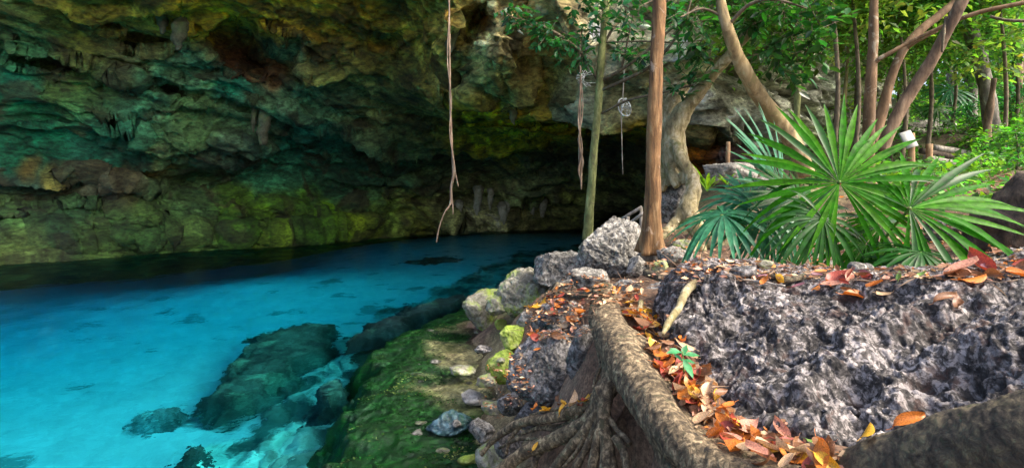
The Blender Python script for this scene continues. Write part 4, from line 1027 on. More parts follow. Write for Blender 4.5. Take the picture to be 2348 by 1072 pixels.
tree('red_barked_tree', 'straight tree with reddish peeling trunk and flared foot right of the tall boulder', 'tree',
     [(1492, 578, 5.9), (1495, 520, 5.85), (1497, 440, 5.8), (1499, 330, 5.75), (1503, 200, 5.7), (1509, 80, 5.7), (1513, -20, 5.7), (1516, -200, 5.7)], [31, 22, 17.5, 16, 15.5, 14.5, 14, 13], 'red_bark', (), (), 5, flute=(5, lambda t: .02 + .22 * max(0, 1 - t * 3.2) ** 1.3), seg=30, noise=.012, nscale=10)

# strangler fig: fused trunk and roots
fig = thing('fig_tree', P(1560, 560, 7.4), 'pale fig tree with leaning trunk and roots flowing over the boulder', 'tree')
parts = [rt([(1560, 420, 7.6), (1548, 360, 7.6), (1545, 310, 7.55), (1560, 265, 7.5), (1592, 225, 7.4), (1630, 175, 7.3), (1662, 140, 7.2), (1700, 95, 7.1), (1760, 20, 7.0)], [30, 30, 26, 22, 17, 13, 12, 11, 9], 18, 8),
         rt([(1530, 415, 7.9), (1528, 350, 7.85), (1530, 290, 7.8), (1545, 235, 7.8), (1572, 190, 7.8)], [20, 18, 19, 20, 14], 14, 8),
         rt([(1548, 320, 7.4), (1562, 365, 7.3), (1585, 400, 7.2), (1590, 440, 7.1), (1578, 475, 7.0), (1590, 510, 6.9), (1612, 540, 6.7), (1650, 562, 6.5), (1705, 575, 6.3), (1758, 585, 6.1)], [11, 13, 16, 19, 21, 20, 20, 20, 19, 16], 16, 8),
         rt([(1578, 470, 7.0), (1556, 500, 7.0), (1535, 525, 6.9), (1515, 548, 6.7)], [16, 13, 11, 8], 12, 8),
         rt([(1596, 520, 6.85), (1606, 560, 6.6), (1622, 590, 6.4)], [12, 9, 6], 10, 8),
         rt([(1540, 380, 7.5), (1546, 410, 7.4), (1552, 430, 7.35)], [12, 11, 8], 10, 6), rt([(1562, 370, 7.35), (1568, 400, 7.3), (1572, 425, 7.3)], [9, 9, 7], 10, 6), rt([(1524, 370, 7.8), (1518, 410, 7.75), (1516, 440, 7.7)], [12, 12, 10], 10, 6)]
V, N, T = remeshed(parts, .02, 5)
V = V + N * (.016 * fbm(V * 5 + 3, 3) + .008 * fbm(V * 18, 3))[:, None]
mesh_obj('trunk', V, T, M['fig_bark'], fig); solid(V, T)
rs = np.random.RandomState(12)
L, TW = [], []
for (px, py, d, rx, ry, rd, n) in [(1700, 60, 7.1, 60, 50, .5, 16), (1770, 10, 7.0, 70, 40, .5, 14)]:
    a = spray(rs, P(px, py, d), (rx * d / F, rd, ry * d / F), n, 7, .14, .35, .4); L.append(a[:4]); TW += a[4]
pos, dr, nr, ln = [np.concatenate([l[k] for l in L]) for k in range(4)]
V, F_, k = leaf_batch(pos, dr, nr, ln, .5, .12, True, .12)
tag(mesh_obj('foliage', V, F_, M['leaf'], fig, col=tint(rs, len(pos), (.03, .13, .025), k, .4, .15)), kind='stuff')
V, F_ = twig_tubes(TW, .006); tag(mesh_obj('twigs', V, F_, M['twig'], fig), kind='stuff')

tree('leaning_tree', 'leaning tree with smooth curved yellow-tan trunk behind the upright palm frond', 'tree',
     [(1850, 400, 6.9), (1828, 345, 6.85), (1795, 290, 6.8), (1760, 245, 6.7), (1722, 190, 6.6), (1692, 130, 6.5), (1670, 70, 6.4), (1655, 15, 6.4), (1640, -80, 6.3)], [19, 19, 19, 18, 17, 15, 13, 11, 9], 'tan_bark',
     [([(1668, 60, 6.4), (1720, 10, 6.2), (1780, 0, 6.0), (1850, 20, 5.9)], [5, 4, 3, 1.5]), ([(1662, 40, 6.4), (1610, 20, 6.4), (1560, 40, 6.3)], [4, 3, 2])],
     [(1730, 40, 6.9, 50, 40, .3, 12), (1790, 25, 6.5, 60, 36, .5, 15), (1805, 100, 6.5, 55, 45, .4, 17), (1850, 130, 6.2, 44, 36, .3, 12), (1870, 50, 6.2, 50, 50, .4, 14), (1765, 140, 6.9, 36, 30, .2, 8), (1805, 185, 6.6, 36, 14, .3, 5), (1620, 50, 6.9, 36, 40, .3, 7), (1580, 30, 6.8, 60, 30, .4, 9), (1610, 115, 7.0, 40, 26, .3, 6)],
     9, (.022, .10, .022), leaf_len=.15, spread=.42, twl=.36)
tree('peeling_tree', 'upright tree with peeling red and cream trunk right of the palm top', 'tree',
     [(1990, 400, 7.9), (1992, 300, 7.8), (1996, 200, 7.8), (2002, 100, 7.8), (2004, 0, 7.8), (2008, -200, 7.8)], [14, 12.5, 12, 10.5, 9, 8], 'peel_bark',
     [([(1998, 148, 7.8), (2025, 130, 7.7), (2090, 95, 7.6), (2165, 60, 7.4), (2240, 30, 7.2), (2348, 6, 7.0), (2420, -10, 6.9)], [7, 5, 4.5, 5, 5, 5, 4]), ([(2270, 38, 7.1), (2310, 47, 7.0), (2360, 48, 6.9), (2420, 46, 6.8)], [3, 3.5, 4, 4])], (), 14, noise=.008)
tree('slanting_tree', 'pinkish brown slanting trunk crossing behind the upright peeling tree', 'tree',
     [(2000, 330, 8.6), (2018, 270, 8.6), (2040, 190, 8.55), (2068, 120, 8.5), (2110, 70, 8.5), (2160, 30, 8.5), (2195, -5, 8.5), (2260, -120, 8.5)], [13, 12, 10, 9, 9, 9, 8, 7], 'peel_bark',
     [([(2075, 112, 8.5), (2110, 90, 8.3), (2150, 72, 8.2)], [6, 5, 3])], (), 15, noise=.008)
tree('dark_slanting_tree', 'dark brown slanting trunk with pale peeled patches right of the pinkish trunk', 'tree',
     [(2022, 345, 7.2), (2045, 290, 7.15), (2085, 215, 7.1), (2130, 150, 7.0), (2165, 85, 6.9), (2200, 15, 6.8), (2230, -50, 6.8), (2290, -190, 6.7)], [15, 13.5, 13, 13, 12, 13, 13, 12], 'brown_bark',
     [([(2168, 40, 6.9), (2164, 80, 6.8), (2160, 120, 6.8)], [3, 3, 2])], (), 16, noise=.01)

# ------------------------------------------------------------------ hanging roots
def hang(paths, mat, label, group=None, cat='hanging root'):
    parts = [rt(p_, [x_ * .8 for x_ in r_], 7, 10, noise=.006, nscale=9, seed=k) for k, (p_, r_) in enumerate(paths)]
    V, F_ = merge(parts)
    return tag(mesh_obj('hanging_root', V, F_, M[mat], origin=px_path(paths[0][0])[0]), label, cat, group)
hang([([(1028, -90, 9.5), (1030, 30, 9.5), (1031, 130, 9.5), (1032, 230, 9.5), (1036, 330, 9.5), (1040, 390, 9.5), (1034, 430, 9.5), (1033, 465, 9.5), (1018, 490, 9.45), (1006, 525, 9.4), (1001, 555, 9.4)], [2.6, 2.6, 3, 3, 3.4, 4, 3, 3, 2, 1.8, 1.4]),
      ([(1029, 40, 9.48), (1026, 140, 9.45), (1035, 230, 9.45), (1031, 300, 9.45), (1042, 380, 9.45), (1046, 405, 9.45), (1051, 428, 9.45)], [1.5, 1.5, 1.8, 1.8, 1.8, 2, 1.4]),
      ([(1038, 380, 9.5), (1041, 400, 9.5), (1035, 435, 9.5), (1038, 470, 9.5), (1039, 492, 9.5)], [2, 2.4, 2.4, 1.8, 1.2])], 'hang_root', 'long pink-brown aerial root hanging alone from the cave roof to the water')
hang([([(1329, 60, 9.8), (1331, 160, 9.8), (1330, 260, 9.8), (1329, 350, 9.8), (1332, 400, 9.8), (1333, 435, 9.8)], [2, 2.6, 3, 4, 4, 1.5]), ([(1330, 150, 9.75), (1336, 250, 9.75), (1327, 320, 9.75), (1336, 370, 9.75), (1330, 415, 9.75)], [1.5, 2, 2.4, 2.6, 1.2]), ([(1331, 200, 9.75), (1326, 280, 9.75), (1335, 340, 9.75), (1327, 390, 9.75), (1331, 410, 9.75)], [1.5, 1.8, 2.4, 2.6, 1.2])], 'hang_root', 'twisted bundle of aerial roots hanging left of the slim green trunk')
hang([([(1432, 150, 10.5), (1428, 220, 10.5), (1425, 265, 10.5), (1426, 330, 10.5), (1428, 400, 10.5)], [1, 1.4, 1.6, 1.4, 1])], 'old_wood', 'thin grey string of root under the pale web between two trunks')
parts = []
rs = np.random.RandomState(4)
for k in range(12):
    a = rs.uniform(0, 6.28); b = rs.uniform(0, 6.28)
    c = lambda an, s: (1432 + 15 * s * math.cos(an), 246 + 19 * s * math.sin(an) + 6 * s * math.cos(an), 10.45 + .1 * math.sin(an * 3))
    parts.append(rt([c(a, 1), c((a + b) / 2, .5 * rs.uniform(.3, 1.2)), c(b, 1)], [.55, .4, .55], 4, 5))
parts.append(rt([c(x, 1) for x in np.linspace(0, 6.28, 12)], [1.5] * 12, 5, 3)); parts.append(rt([(1424, 262, 10.5), (1428, 240, 10.5), (1436, 225, 10.5)], [1.5, 3, 2], 5, 4))
V, F_ = merge(parts); tag(mesh_obj('web_tangle', V, F_, M['web']), 'pale webby tangle hanging on the thin grey root', 'web')
parts = []
for k in range(13):
    a = rs.uniform(0, 6.28); b = rs.uniform(0, 6.28)
    c = lambda an, s: (1345 + 24 * s * math.cos(an), 180 + 20 * s * math.sin(an), 10.2 + .15 * math.sin(an * 3))
    parts.append(rt([c(a, 1), c((a + b) / 2, .5 * rs.uniform(.3, 1.3)), c(b, 1)], [.5, .35, .5], 4, 5))
V, F_ = merge(parts); tag(mesh_obj('web_tangle', V, F_, M['web']), 'round pale web left of the slim trunk beside the root bundle', 'web')

# ------------------------------------------------------------------ fan palms
def leaflet_geo(o, d, n, s, L, rf, hw, droop, cup, rings=9):
    t = np.linspace(0.02, 1, rings) * L
    wv = np.where(t < rf, hw * t / rf, hw * np.clip(1 - ((t - rf) / max(L - rf, 1e-3)), 0, 1) ** 0.75)
    wv = np.maximum(wv, .0004)
    c = o + np.outer(t, d) - np.outer(cup * t * t / L, n)
    c[:, 2] -= droop * (t / L) ** 2.4 * L
    ll = c - np.outer(wv, s); rr = c + np.outer(wv, s); cc_ = c - np.outer(wv * .3, n)
    V = np.stack([ll, cc_, rr], 1).reshape(-1, 3)
    return V, grid_faces(rings, 3)


def frond(parent, hub, face, ang, Rr, span, nseg, mat, base, droop=.12, cup=.15, seed=0, short=.25, stalk=.006, fuse=.50, droop_end=0.0):
    rs = np.random.RandomState(seed)
    hub = np.asarray(hub); f = np.asarray(face, float); f /= np.linalg.norm(f)
    up = np.array([0, 0, 1.0]); u0 = up - f * (up @ f); u0 /= np.linalg.norm(u0); v0 = np.cross(f, u0)
    base = np.asarray(base)
    mid = (base + hub) / 2 + np.array([0, 0, .12 * np.linalg.norm(hub - base)]) * .6
    back = hub - f * .0
    V, F_ = tube([base, mid, hub - f * .02, hub], [stalk * 1.5, stalk, stalk * .9, stalk * .8], 7, 7)
    fr = mesh_obj('frond', V, F_, M['petiole'], parent, origin=hub)
    da = R(span) / (nseg - 1)
    for k in range(nseg):
        th = -R(span) / 2 + da * k
        a = R(ang) + th + rs.normal(0, .02)
        d = math.cos(a) * u0 - math.sin(a) * (-v0) if False else math.cos(a) * u0 + math.sin(a) * (-np.cross(u0, f)) * 1.0
        s = np.cross(f, d); s /= np.linalg.norm(s)
        L = Rr * (1 - short * (abs(th) / (R(span) / 2)) ** 1.6) * rs.uniform(.92, 1.06)
        rf = fuse * L
        dd = d + s * rs.normal(0, .03) + f * rs.normal(0, .06)
        bend = rs.uniform(.2, .7) if rs.uniform() < .18 else 0
        V, F_ = leaflet_geo(hub, dd, f, s, L, rf, rf * math.tan(da / 2) * 1.12, (droop + droop_end * (abs(th) / (R(span) / 2))) * rs.uniform(.5, 1.7) + bend, cup * rs.uniform(.6, 1.4))
        q_ = rs.uniform()
        mesh_obj('leaflet', V, F_, M[mat if mat != 'palm' else ('palm_light' if q_ < .28 else 'palm_dark' if q_ > .84 else 'palm')], fr)
    return fr

pb_ = P(1862, 622, 4.05); pb2 = P(1990, 622, 3.9)
palm = thing('fan_palm', pb_, 'large bright green fan palm with broad star shaped leaves behind the outcrop', 'palm')
frond(palm, P(1925, 420, 3.6), (-.18, -.93, .30), 8, .70, 318, 48, 'palm', pb_ + [.05, 0, 0], .09, .10, 1, .22, .009, .52)
frond(palm, P(2085, 478, 3.45), (-.25, -.78, .55), -70, .72, 240, 36, 'palm', pb2, .12, .12, 2, .30, .009, .52)
frond(palm, P(1888, 502, 3.55), (.12, -.95, .28), 175, .46, 300, 30, 'palm_dark', pb_ + [.02, .02, 0], .55, .2, 3, .1, fuse=.34)
frond(palm, P(2020, 520, 3.75), (.15, -.85, .45), 165, .44, 280, 26, 'palm', pb2 + [0, .05, 0], .5, .25, 4, .1, fuse=.36)
frond(palm, P(1835, 455, 4.0), (.35, -.7, .6), 40, .46, 240, 26, 'palm_dark', pb_ + [-.03, .04, 0], .12, .15, 6, .15)
frond(palm, P(1985, 560, 3.7), (.3, -.75, .5), 150, .42, 260, 26, 'palm', pb2 + [-.02, .03, 0], .45, .25, 8, .1)
blue = thing('fan_palm', P(1845, 618, 4.35), 'blue-green fan palm with drooping and upright fans left of the bright palm', 'palm')
bb_ = P(1845, 618, 4.35)
frond(blue, P(1792, 425, 4.3), (.62, -.76, .15), 26, .74, 120, 22, 'palm_blue', bb_, .05, .10, 11, .35)
frond(blue, P(1755, 496, 4.1), (-.05, -.80, .62), 40, .46, 330, 36, 'palm_blue', bb_ + [-.05, 0, 0], .16, .15, 12, .15)
frond(blue, P(1658, 492, 3.95), (-.15, -.35, .95), 60, .42, 330, 30, 'palm_blue', bb_ + [-.1, -.1, 0], .30, .25, 13, .1)
frond(blue, P(1715, 455, 4.25), (-.3, -.75, .6), 55, .40, 260, 28, 'palm_blue', bb_ + [-.05, .05, 0], .2, .15, 15, .15)
frond(blue, P(1800, 475, 4.2), (.2, -.9, .4), 170, .42, 240, 24, 'palm_blue', bb_ + [0, .1, 0], .3, .1, 14, .1)
small = thing('fan_palm', P(2105, 622, 3.35), 'small dark fan palm low on the ground behind the outcrop rim', 'palm')
frond(small, P(2112, 577, 3.3), (.02, -.42, .9), 0, .33, 340, 34, 'palm_dark', P(2105, 622, 3.35), .30, .15, 21, .05)
frond(small, P(2050, 600, 3.5), (-.2, -.5, .85), 60, .22, 300, 22, 'palm_dark', P(2105, 622, 3.4), .3, .15, 22, .1)
for (px, py, d, rr, mt, sd_, lb) in [(2180, 205, 17, .85, 'palm_blue', 31, 'pale blue-green fan palm seen far off in the shaded forest'), (2150, 248, 15, .6, 'palm_dark', 33, 'dim green fan palm just below the pale far one')]:
    x, y, z = P(px, py, d)
    g = gz(x, y)
    q_ = thing('forest_palm', (x, y, min(g, z - .4)), lb, 'palm')
    frond(q_, (x, y, z), (-.1, -.6, .7), 0, rr, 330, 26, mt, (x, y, min(g, z - .4)), .2, .15, sd_, .1)
    frond(q_, (x + .5, y + .2, z - .35), (.3, -.5, .7), -40, rr * .8, 330, 24, mt, (x, y, min(g, z - .4)), .2, .15, sd_ + 1, .1)

# strap-leaved rosettes
def rosette(px, py, d, n, L, wv, mat, label, seed, name='strap_leaf_plant', lean=.6):
    rs = np.random.RandomState(seed); b = P(px, py, d); b[2] = max(b[2] - .02, b[2])
    t = thing(name, b, label, 'plant')
    for k in range(n):
        a = rs.uniform(0, 6.28); e = rs.uniform(.4, 1.2)
        d_ = np.array([math.cos(a) * lean, math.sin(a) * lean, e]); d_ /= np.linalg.norm(d_)
        s = np.cross(d_, [0, 0, 1.0]); s /= np.linalg.norm(s); nn = np.cross(s, d_)
        V, F_ = leaflet_geo(b, d_, nn, s, L * rs.uniform(.6, 1.15), .45 * L, wv, .3 * rs.uniform(.4, 1.5), .05, 7)
        mesh_obj('strap_leaf', V, F_, M[mat], t)
    return t
rosette(1622, 440, 7.6, 14, .55, .030, 'bright_leaf', 'bright yellow-green strap leaved plant growing beside the fig roots', 41)
rosette(1668, 425, 8.6, 9, .36, .022, 'bright_leaf', 'smaller yellow-green strap plant on the white rock', 42)
rosette(2035, 425, 9, 12, .6, .05, 'bright_leaf', 'bright green broad leaved plant in front of the white board', 43)
rosette(2185, 420, 9, 13, .6, .05, 'bright_leaf', 'bright green broad leaved plant below the log steps', 44)
rosette(2265, 480, 6, 9, .35, .035, 'bright_leaf', 'low bright green plant beside the rotting log', 45)
rosette(2120, 275, 16, 12, 1.1, .09, 'palm_dark', 'dark green strap leaved clump on the far shaded slope', 46)
# seedling in the leaf channel
b = P(1568, 852, 2.2)
sg = thing('seedling', b, 'small glossy green seedling growing out of the orange leaf channel', 'seedling')
V, F_ = tube([b, b + [.0, 0, .04], b + [-.008, -.005, .085]], [.0035, .003, .002], 6, 4); mesh_obj('stem', V, F_, M['petiole'], sg)
rs = np.random.RandomState(8)
for k, (a, e, L) in enumerate([(190, .25, .07), (160, .6, .055), (20, .15, .075), (60, .9, .065), (-75, -.45, .085), (-30, .1, .05), (110, .5, .05)]):
    a = R(a); d_ = np.array([math.cos(a), math.sin(a) * .8 - .15, e]); d_ /= np.linalg.norm(d_)
    s = np.cross(d_, [0, -.5, 1.0]); s /= np.linalg.norm(s); nn = np.cross(s, d_)
    V, F_ = leaflet_geo(b + [-.008, -.005, .08 - .006 * k], d_, nn, s, L, L * .5, L * .21, .15, .1, 8)
    mesh_obj('leaf', V, F_, M['seedling'], sg)

# ------------------------------------------------------------------ things people left in the forest
def post(px, y0, y1, d, w_, mat, label, lean=0.0, name='wooden_post'):
    a, b = P(px, y1, d), P(px + lean, y0, d); a[2] -= .25
    V, F_ = tube([a, (a * .4 + b * .6), b], [w_ * d / F * 1.05, w_ * d / F, w_ * d / F * .96], 10, 4, .004, 12)
    return tag(mesh_obj(name, V, F_, M[mat], origin=a, smooth=True), label, 'post')
post(1667, 325, 385, 9.6, 5, 'wood', 'short bare wooden post standing on the white rock', 3)
sgn = thing('sign_board', P(2090, 380, 10.5), 'tilted white board on two wooden posts behind the palm', 'sign')
def slab(c, ux, uy, un, mat, parent, name):
    c, ux, uy, un = map(np.asarray, (c, ux, uy, un))
    V = np.array([c + sx_ * ux + sy_ * uy + sz_ * un for sx_ in (-1, 1) for sy_ in (-1, 1) for sz_ in (-1, 1)])
    return mesh_obj(name, V, np.array([(0, 1, 3, 2), (4, 6, 7, 5), (0, 4, 5, 1), (2, 3, 7, 6), (0, 2, 6, 4), (1, 5, 7, 3)]), M[mat], parent, smooth=False)
slab(P(2083, 320, 10.5), (.13, .04, .035), (-.04, .05, .15), (.0, -.018, .006), 'sign', sgn, 'board')
for px, y0, y1 in ((2090, 305, 385), (2131, 330, 400)):
    a, b = P(px, y1, 10.6), P(px, y0, 10.6)
    V, F_ = tube([a - [0, 0, .2], b], [.06, .055], 10, 6, .004, 12); mesh_obj('post', V, F_, M['wood'], sgn)
for k, (x0, y0, x1, y1, d) in enumerate([(2112, 345, 2290, 392, 11.5), (2120, 362, 2300, 402, 11.2), (2140, 338, 2310, 372, 12.2)]):
    V, F_ = tube([P(x0, y0, d), P((x0 + x1) / 2, (y0 + y1) / 2 - 2, d), P(x1, y1, d)], [.07, .075, .07], 10, 6, .01, 6)
    tag(mesh_obj('log_step', V, F_, M['old_wood' if k else 'log']), ['dark log edging a step on the forest path below the white board', 'grey log lying just in front of the dark step log', 'upper grey log behind the dark step log'][k], 'log')
hr = thing('handrail', P(1450, 500, 9.5), 'pale wooden handrail sloping down to the water behind the tall boulder', 'handrail')
for a, b in (((1424, 503, 9.5), (1472, 474, 9.3)), ((1436, 517, 9.2), (1476, 488, 9.0))):
    V, F_ = tube([P(*a), P(*b)], [.028, .028], 8, 5, .003, 10); mesh_obj('rail', V, F_, M['old_wood'], hr)
for px, y0, y1 in ((1470, 476, 540), (1440, 496, 560)):
    V, F_ = tube([P(px, y1, 9.35), P(px, y0, 9.35)], [.03, .028], 8, 4, .003, 10); mesh_obj('post', V, F_, M['old_wood'], hr)
# rotting log at the right
V, F_ = tube(px_path([(2215, 580, 4.4), (2275, 540, 4.3), (2350, 490, 4.2), (2450, 430, 4.1)]), [.10, .18, .23, .25], 48, 16, .055, 6)
V = V + .03 * (ridged(V * np.array([9, 9, 14]), 3) - .5)[:, None] * np.array([.3, -.6, .7])
tag(mesh_obj('rotting_log', V, F_, M['log']), 'thick dark rotting log at the right edge behind the palm leaves', 'log')
# ------------------------------------------------------------------ forest beyond
rs = np.random.RandomState(101)
def leaf_cloud(seed, clumps, spread, n_tw, per, ln, colr, mat='leaf_far', tlen=.35, squash=.7, hue=.18):
    r = np.random.RandomState(seed); L, TW = [], []
    for k in range(clumps):
        c = r.normal(size=3) * np.array([spread, spread, spread * squash]) * .6 if clumps > 1 else np.zeros(3)
        a = spray(r, c, np.array([1, 1, squash]) * spread * r.uniform(.45, .8) if clumps > 1 else np.array([1, 1, squash]) * spread, n_tw, per, ln, .3, tlen)
        L.append(a[:4]); TW += a[4]
    pos, dr, nr, l = [np.concatenate([x[k] for x in L]) for k in range(4)]
    V, F_, k = leaf_batch(pos, dr, nr, l, .5, .12, False, .1)
    return V, F_, tint(r, len(pos), colr, k, .45, hue), TW

CROWN = []
for k, c in enumerate([(.08, .20, .05), (.13, .26, .06), (.06, .18, .06), (.18, .31, .075)]):
    V, F_, cl, TW = leaf_cloud(200 + k, 9, 1.5, 46, 7, .15, c, tlen=.5)
    me = raw_mesh('crown', V, F_, M['leaf_far'], col=cl)
    CROWN.append(me)
SHRUB = []
for k, c in enumerate([(.05, .17, .035), (.08, .22, .035), (.035, .16, .07), (.12, .27, .04)]):
    V, F_, cl, TW = leaf_cloud(300 + k, 4, .55, 26, 7, .11, c, tlen=.3, squash=.75)
    SHRUB.append((raw_mesh('foliage', V, F_, M['leaf_far'], col=cl), raw_mesh('stem', *tube([(0, 0, -.75), (.03, 0, -.2), (0, .02, .3)], [.03, .02, .008], 6, 4), M['twig'])))

def bg_tree(px, d, rpx, lean, mat, hgt, crown, label, group=None, ncr=3, cr_sc=1.3, seed=0):
    r = np.random.RandomState(seed + 900)
    x = (px - CX) / F * d; g = gz(x, d) - .15
    t = thing('forest_tree', (x, d, g), label, 'tree', group)
    b = np.array([x, d, g]); pts = [b, b + [lean * hgt * .3, 0, hgt * .3], b + [lean * hgt * .62 + r.normal(0, .1), r.normal(0, .1), hgt * .62], b + [lean * hgt, r.normal(0, .3), hgt]]
    rr = rpx * d / F
    V, F_ = tube(pts, [rr * 1.25, rr, rr * .85, rr * .5], 10, 7, rr * .25, 3, None, seed)
    mesh_obj('trunk', V, F_, M[mat], t)
    for k in range(ncr):
        o = link('crown', CROWN[(crown + k) % 4], pts[-1] + r.normal(0, 1, 3) * np.array([1.0, .7, .8]) + [0, 0, -.4 + .5 * k], t)
        o.rotation_euler = (0, 0, r.uniform(0, 6.28)); s = cr_sc * r.uniform(.8, 1.2); o.scale = (s, s, s * .9)
    return t

BT = [(2296, 12, 15, -.18, 'grey_bark', 7.5, 0, 'stout grey mottled trunk leaning right in the forest at the right'), (2228, 17, 9, .01, 'grey_bark', 8, 1, 'pale grey straight trunk standing left of the stout mottled trunk'), (2262, 11, 9, .03, 'brown_bark', 2.2, 2, 'dark rough stump-like trunk among leaves below the stout grey trunk'),
      (2330, 15, 10, .02, 'brown_bark', 8, 3, 'dark trunk at the right edge of the forest'), (1940, 12.5, 4, -.03, 'tan_bark', 5, 1, 'thin pale crooked sapling in front of the grey cliff'), (1828, 9.5, 7, .0, 'green_bark', 5, 2, 'mossy grey-green trunk just right of the leaning tan trunk'),
      (2078, 19, 4, .01, 'grey_bark', 9, 0, 'thin grey trunk seen between the two slanting trunks'), (2040, 22, 5, -.02, 'brown_bark', 9, 1, 'dark thin trunk behind the pinkish slanting trunk'), (2255, 21, 5, .02, 'grey_bark', 10, 2, 'thin grey trunk right of the pale straight trunk'), (2195, 24, 9, -.1, 'grey_bark', 10, 3, 'grey leaning trunk left of the pale straight trunk')]
for k, a in enumerate(BT):
    bg_tree(*a, seed=k, ncr=0 if k == 2 else 3)
fl = 'slender forest tree in the hazy green wood on the slope'
for k in range(24):
    d = rs.uniform(20, 48); px = rs.uniform(1880, 2750)
    bg_tree(px, d, rs.uniform(3, 6), rs.normal(0, .06), ['grey_bark', 'brown_bark', 'tan_bark'][k % 3], rs.uniform(6, 15), k, fl, 'trees of the far wood', 5, rs.uniform(1.3, 2.0), k + 40)

# crowns that reach into the top of the frame over the path
for k, (px, py, d, s, c) in enumerate([(1950, -10, 10, .7, 3), (2060, 60, 11, .8, 1), (1900, -30, 9, .6, 1), (2120, 20, 12, 1.0, 3), (2290, 20, 11, .9, 0), (2320, 110, 13, .9, 2), (2180, 90, 16, 1.1, 1), (2050, 140, 18, 1.2, 3), (1950, 20, 14, .8, 3)]):
    x, y, z = P(px, py, d); g = gz(x, y)
    t = thing('canopy_tree', (x, y, g), ['thin tree whose pale leaves fill the top left of the peeling trunk', 'thin leafy tree behind the crossing branch', 'leafy thin tree above the grey cliff', 'tall thin tree with yellow-green leaves behind the slanting trunks', 'dark leafed thin tree at the top right corner', 'leafy thin tree right of the stout mottled trunk', 'leafy thin tree above the far fan palms', 'far sunlit tree behind the slanting trunks', 'sunlit leafy tree between cliff and peeling trunk'][k], 'tree')
    V, F_ = tube([(x, y, g - .1), (x + .15, y, (g + z) / 2), (x, y, z + .4)], [.05, .04, .02], 7, 7, .01, 4); mesh_obj('trunk', V, F_, M['twig'], t)
    o = link('crown', CROWN[c], (x, y, z + .3), t); o.scale = (s, s, s); o.rotation_euler = (0, 0, k * 1.1)
    o = link('crown', CROWN[(c + 1) % 4], (x + .8 * s, y + .5, z + .9), t); o.scale = (s, s, s * .8); o.rotation_euler = (0, 0, k * 2.1)

# understorey shrubs
def shrub(x, y, s, k, label, group):
    g = gz(x, y)
    f_, st = SHRUB[k % 4]
    t = thing('shrub', (x, y, g + .5 * s), label, 'shrub', group)
    o = link('foliage', f_, (x, y, g + .5 * s), t); o.rotation_euler = (0, 0, k * 1.7)
    o2 = link('stem', st, (x, y, g + .5 * s), t)
    t.scale = (s, s, s * rs.uniform(.7, 1.1))
for k, (px, d, s, lb) in enumerate([(2330, 7.5, .75, 'glossy green bush at the right edge above the rotting log'), (2290, 9, .9, 'blue-green leafy bush under the stout mottled trunk'), (2345, 10, 1.1, 'tall leafy bush behind the glossy right edge bush'), (2235, 11, .6, 'small bush left of the blue-green bush'), (1880, 9.5, .55, 'light green bush at the foot of the grey cliff'), (1930, 10.5, .7, 'leafy bush between the cliff and the peeling trunk'), (1850, 10.5, .5, 'small pale bush behind the leaning trunk'), (2250, 6.8, .35, 'low green plant behind the right palm fan')]):
    shrub((px - CX) / F * d, d, s, k, lb, None)
for k in range(90):
    d = rs.uniform(11, 40); px = rs.uniform(1880 if d > 17 else 2010, 2700)
    if 2060 < px < 2250 and d < 14: continue
    shrub((px - CX) / F * d, d, rs.uniform(.5, 1.0) * (1 + d / 40), k, 'leafy understorey shrub %s the forest slope' % ('low on' if d < 20 else 'halfway up' if d < 30 else 'far up'), 'shrubs %s the forest slope' % ('low on' if d < 20 else 'halfway up' if d < 30 else 'far up'))
# the wood where it closes into one mass
V, F_, cl, TW = leaf_cloud(500, 1, 1, 10, 6, .2, (.06, .15, .03))
pos = []
n = 30000
xx = rs.uniform(8, 75, n); yy = rs.uniform(44, 62, n)
zz_ = np.clip(gtps(xx, yy), 0, 22) + 15 * rs.uniform(0, 1, n) ** .9
cl_ = fbm(np.stack([xx * .25, yy * .25, zz_ * .3], 1), 3) > -.18
xx, yy, zz_ = xx[cl_], yy[cl_], zz_[cl_]; n = len(xx)
V, F_, k = leaf_batch(np.stack([xx, yy, zz_], 1), rs.normal(size=(n, 3)), rs.normal(size=(n, 3)) + [0, -.5, .8], rs.uniform(.5, 1.0, n), .6, .1)
tag(mesh_obj('far_wood', V, F_, M['leaf_far'], col=tint(rs, n, (.15, .28, .08), k, .5, .2)), 'dense far wood closing off the slope', kind='stuff')

# low green growth on the forest floor
n = 9000
px_ = rs.uniform(1980, 2700, n); d_ = rs.uniform(5.5, 20, n) ** 1.0
x_, y_ = (px_ - CX) / F * d_, d_
z_ = gtps(x_, y_)
kp = (fbm(np.stack([x_ * .9, y_ * .9, 0 * x_], 1) + 7, 3) > -.1) & ~((px_ < 2320) & (px_ > 2080) & (d_ > 9) & (d_ < 13) & (rs.uniform(size=n) < .6))
x_, y_, z_ = x_[kp], y_[kp], z_[kp]; n = len(x_)
V, F_, k = leaf_batch(np.stack([x_, y_, z_ + rs.uniform(.02, .32, n)], 1), rs.normal(size=(n, 3)) * [1, 1, .5], rs.normal(size=(n, 3)) * .4 + [0, -.2, 1], rs.uniform(.06, .15, n), .55, .15)
tag(mesh_obj('undergrowth', V, F_, M['leaf_far'], col=tint(rs, n, (.07, .20, .035), k, .45, .2)), 'low leafy undergrowth covering the forest floor', kind='stuff')
# ------------------------------------------------------------------ fallen leaves and pebbles settle on what lies below
HV, HF, n = [], [], 0
for v, f in HIT:
    if f.shape[1] == 4:
        f = np.vstack([f[:, [0, 1, 2]], f[:, [0, 2, 3]]])
    HV.append(v); HF.append(f + n); n += len(v)
HV = np.vstack(HV); HF = np.vstack(HF)
